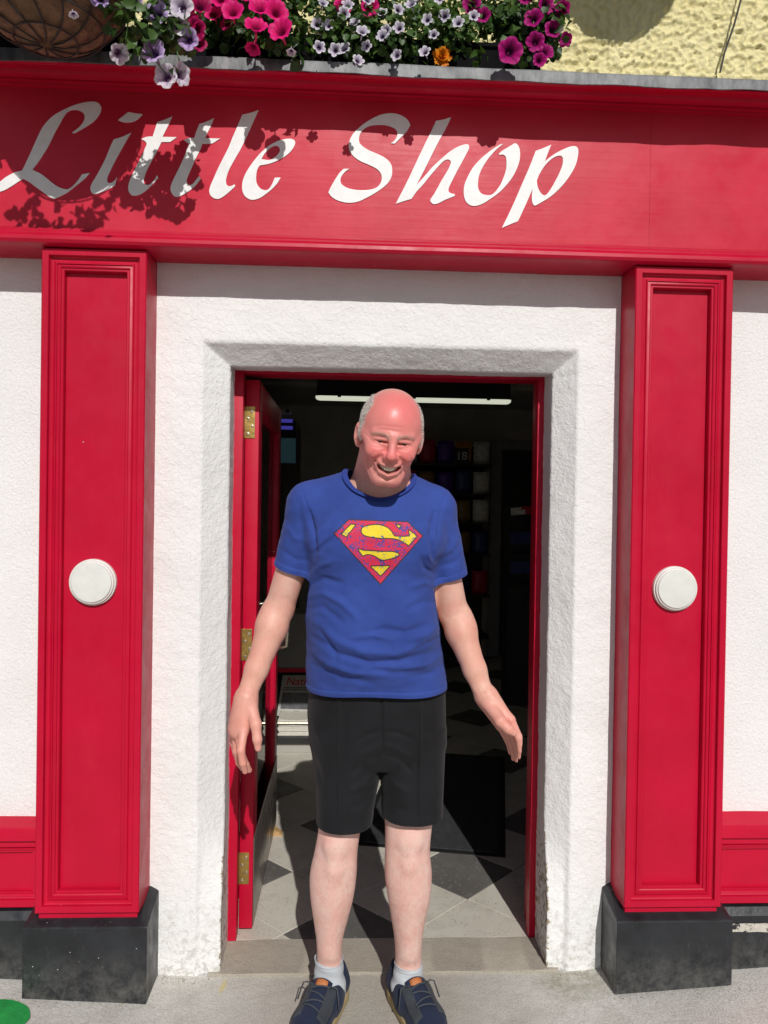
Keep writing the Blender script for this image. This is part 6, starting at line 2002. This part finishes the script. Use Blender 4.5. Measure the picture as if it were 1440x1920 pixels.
sb_ = BVHTree.FromPolygons([Vector(v) for v in V], [tuple(map(int, t)) for t in T])
for lp in sorted(boundary_loops(T), key=len, reverse=True):
    Q = V[lp]
    if len(lp) < 50 or Q[:, 2].mean() > .7: continue
    Q = sm_loop(resample(Q, 140), 3)
    top, nn = [], []
    for q in Q:
        h = sb_.find_nearest(Vector(q + np.array([0, 0, .030]))); h0 = sb_.find_nearest(Vector(q + np.array([0, 0, .004])))
        nn.append(np.array(h0[1])); top.append(np.array(h[0]) + np.array(h[1]) * .0006)
    nn = sm_loop(np.array(nn), 2); top = np.array(top); n = len(Q)
    CV = np.concatenate([Q + nn * .0012 - np.array([0, 0, .001]), (Q + top) / 2 + nn * .0014, top])
    fast_mesh('hem', CV, np.array([(r * n + i, r * n + (i + 1) % n, (r + 1) * n + (i + 1) % n, (r + 1) * n + i) for r in range(2) for i in range(n)]), MAT['shorts'], sho)

# ---------------------------------------------------------------- socks and shoes
MAT['sock'] = cloth('pale_grey_knit', (.50, .53, .56), .12, 500, .7)
MAT['shoe'] = cloth('navy_canvas', (.018, .026, .055), .3, 420, .6, .85)
MAT['shoe_panel'] = cloth('grey_navy_suede', (.045, .052, .062), .3, 300, .5, .95)
MAT['sole'] = M('tan_crepe_sole', (.40, .31, .15), .8, .2, 40, .3, 150)
MAT['tab'] = M('orange_tan_leather', (.50, .17, .055), .55, .15, 40, .2, 120)
MAT['lace'] = M('grey_shoe_lace', (.05, .058, .068), .8, .2, 80, .4, 300)
for ank, yaw_, sgn in ((ankR, R_(20), -1), (ankL, R_(-19), 1)):
    lab = 'on the foot nearer the open door' if sgn < 0 else 'on the foot nearer the right pilaster'
    fwd = np.array([-math.sin(yaw_), -math.cos(yaw_), 0]); rgt = np.array([math.cos(yaw_), -math.sin(yaw_), 0])
    gz0 = .004
    org = np.array([ank[0], ank[1], gz0]) - fwd * .005
    def fl_(a, b, c): return org + fwd * a + rgt * b + np.array([0, 0, c])
    RF = np.stack([rgt, -fwd, np.array([0, 0, 1.0])], 1)
    # sock
    K_ = Field(np.arange(org[0] - .10, org[0] + .10, .0026), np.arange(org[1] - .16, org[1] + .09, .0026), np.arange(.01, .19, .0026))
    top_z = float(P(617, 1811, -.085)[2]) if sgn < 0 else float(P(765, 1820, -.085)[2])
    K_.cone(np.array([ank[0], ank[1], top_z + .02]), np.array([ank[0], ank[1], .07]), .0395, .041, .02)
    K_.cone(np.array([ank[0], ank[1], .062]), fl_(.085, 0, .045), .042, .032, .03)
    K_.ell(fl_(-.02, 0, .045), (.034, .040, .035), .02, 'u', RF)
    Vk, Fk = K_.mesh()
    Vk = relax(Vk, Fk, 2, .5)
    Nk = vnormals(Vk, Fk)
    Vk = Vk + Nk * (.0010 * np.sin(Vk[:, 2] * 700) * sstep(top_z - .02, top_z - .012, Vk[:, 2]) + .0012 * np.sin(Vk[:, 2] * 160 + Vk[:, 0] * 60))[:, None]
    Vk, Tk = clip_mesh(Vk, tris(Fk), Vk[:, 2] - top_z - .003 * np.sin(Vk[:, 0] * 50))
    so = fast_mesh('sock', Vk, Tk, MAT['sock'], man)
    so['label'] = 'pale grey ankle sock ' + lab
    md = so.modifiers.new('t', 'SOLIDIFY'); md.thickness = .002; md.offset = -1
    # upper
    U = Field(np.arange(org[0] - .20, org[0] + .20, .003), np.arange(org[1] - .27, org[1] + .10, .003), np.arange(-.005, .15, .003))
    U.cone(fl_(-.040, 0, .052), fl_(.04, 0, .050), .043, .047, .03)
    U.cone(fl_(.04, 0, .050), fl_(.13, sgn * .003, .036), .047, .046, .03)
    U.cone(fl_(.13, sgn * .003, .034), fl_(.195, -sgn * .002, .030), .046, .038, .03)
    U.ell(fl_(.05, 0, .072), (.036, .055, .030), .03, 'u', RF)
    U.cone(fl_(-.048, 0, .058), fl_(-.050, 0, .088), .036, .030, .02)
    # ankle opening
    U.cone(fl_(.002, 0, .075), fl_(.000, 0, .17), .034, .038, .010, 's')
    U.cone(fl_(.030, 0, .088), fl_(.034, 0, .17), .030, .034, .012, 's')
    Vu, Fu = U.mesh()
    Vu = relax(Vu, Fu, 2, .5)
    Tu = tris(Fu)
    Vu, Tu = clip_mesh(Vu, Tu, .026 - Vu[:, 2])
    sho_ = fast_mesh('shoe', Vu, Tu, MAT['shoe'], man)
    sho_['label'] = 'navy canvas lace-up shoe with tan sole, ' + lab
    ub = BVHTree.FromPolygons([Vector(v) for v in Vu], [tuple(map(int, t)) for t in Tu])
    # sole
    foot = [(-.088, 0), (-.080, .026), (-.05, .040), (0, .043), (.06, .045), (.12, .050), (.17, .048), (.205, .036), (.228, .016), (.234, -.004), (.226, -.022), (.20, -.038), (.16, -.047), (.11, -.047), (.05, -.042), (0, -.041), (-.05, -.039), (-.080, -.025)]
    outl = [np.array(q) for q in smooth_outline(foot, 4)]
    Vs, Fs = [], []
    for (z_, gr) in ((.0, -.004), (.004, .0005), (.012, .002), (.022, .0015), (.031, .001), (.0325, -.004)):
        for q in outl:
            c_ = np.array([.07, 0]); d_ = (q - c_) / np.linalg.norm(q - c_)
            qq = q + d_ * gr
            Vs.append(fl_(qq[0], sgn * -qq[1] if sgn > 0 else qq[1], z_ + .006 * max(0, (qq[0] - .17) / .06) ** 2 * (1 if z_ < .02 else .6)))
    m_ = len(outl)
    Fs = [(r * m_ + i, r * m_ + (i + 1) % m_, (r + 1) * m_ + (i + 1) % m_, (r + 1) * m_ + i) for r in range(5) for i in range(m_)] + [tuple(range(m_)), tuple(5 * m_ + i for i in range(m_))]
    mb = MB().add(Vs, Fs); so2 = mb.build('sole', MAT['sole'], sho_, True)
    def on(a, b, off):
        h = ub.ray_cast(Vector(fl_(a, b, .25)), Vector((0, 0, -1)))
        if h[0] is None: return fl_(a, b, .06)
        return np.array(h[0]) + np.array(h[1]) * off
    # tongue and its leather tab
    def patch(name, quad_, mat, off, nu=8, nv=6, par=sho_):
        Vp = []
        for j in range(nv + 1):
            for i in range(nu + 1):
                u, v = i / nu, j / nv
                a = (quad_[0] * (1 - u) + quad_[1] * u) * (1 - v) + (quad_[3] * (1 - u) + quad_[2] * u) * v
                Vp.append(on(a[0], a[1], off))
        Fp = [(j * (nu + 1) + i, j * (nu + 1) + i + 1, (j + 1) * (nu + 1) + i + 1, (j + 1) * (nu + 1) + i) for j in range(nv) for i in range(nu)]
        o = mesh_obj(name, Vp, Fp, mat, par, True)
        md = o.modifiers.new('t', 'SOLIDIFY'); md.thickness = .002; md.offset = 1
        return o
    q4 = lambda *a: [np.array(p_, float) for p_ in a]
    patch('quarter', q4((.062, -.020), (.155, -.022), (.155, -.044), (.045, -.042)), MAT['shoe_panel'], .001)
    patch('quarter', q4((.062, .020), (.155, .022), (.155, .044), (.045, .042)), MAT['shoe_panel'], .001)
    # tongue stands up in front of the ankle
    tp = []
    for j in range(7):
        t = j / 6
        for i in range(7):
            s_ = (i / 6 - .5) * 2
            base_ = fl_(.088 - .040 * t, s_ * (.024 + .004 * t), 0)
            zt_ = .082 + .038 * t - .010 * s_ * s_
            tp.append(np.array([base_[0], base_[1], zt_]))
    tf = [(j * 7 + i, j * 7 + i + 1, (j + 1) * 7 + i + 1, (j + 1) * 7 + i) for j in range(6) for i in range(6)]
    tg = mesh_obj('tongue', tp, tf, MAT['shoe'], sho_, True)
    md = tg.modifiers.new('t', 'SOLIDIFY'); md.thickness = .006; md.offset = 0
    Vt, Ft = [], []
    for j in range(4):
        t = .30 + .66 * j / 3
        for i in range(5):
            s_ = (i / 4 - .5) * 1.45
            base_ = fl_(.088 - .040 * t + .0045, s_ * .024, 0)
            Vt.append(np.array([base_[0], base_[1], .082 + .038 * t - .010 * s_ * s_ + .0035]))
    Ft = [(j * 5 + i, j * 5 + i + 1, (j + 1) * 5 + i + 1, (j + 1) * 5 + i) for j in range(3) for i in range(4)]
    tb = mesh_obj('leather_tab', Vt, Ft, MAT['tab'], tg, True)
    md = tb.modifiers.new('t', 'SOLIDIFY'); md.thickness = .0016; md.offset = 0
    # laces zig-zag and loose ends
    for kk, a in enumerate((.072, .092, .112, .132)):
        pts_ = []
        for i in range(9):
            s_ = -1 + 2 * i / 8
            q = on(a + .006 * s_ * (1 if kk % 2 else -1), s_ * .025, .0035)
            q[2] = max(q[2], .088 - .42 * (a - .072) * 1.0 - .004 * s_ * s_) if abs(s_) < .95 else q[2]
            pts_.append(q)
        MB().tube(pts_, .0021, 7).build('lace', MAT['lace'], sho_, True)
    for s_ in (-1, 1):
        q0_ = on(.066, s_ * .026, .004); q1_ = q0_ + rgt * s_ * .022 + np.array([0, 0, .003]) + fwd * .004; q2_ = on(.082, s_ * .047, .004) + rgt * s_ * .004
        MB().tube([q0_, (q0_ + q1_) / 2 + np.array([0, 0, .006]), q1_, q2_ + rgt * s_ * .006], .0020, 7).build('lace_end', MAT['lace'], sho_, True)
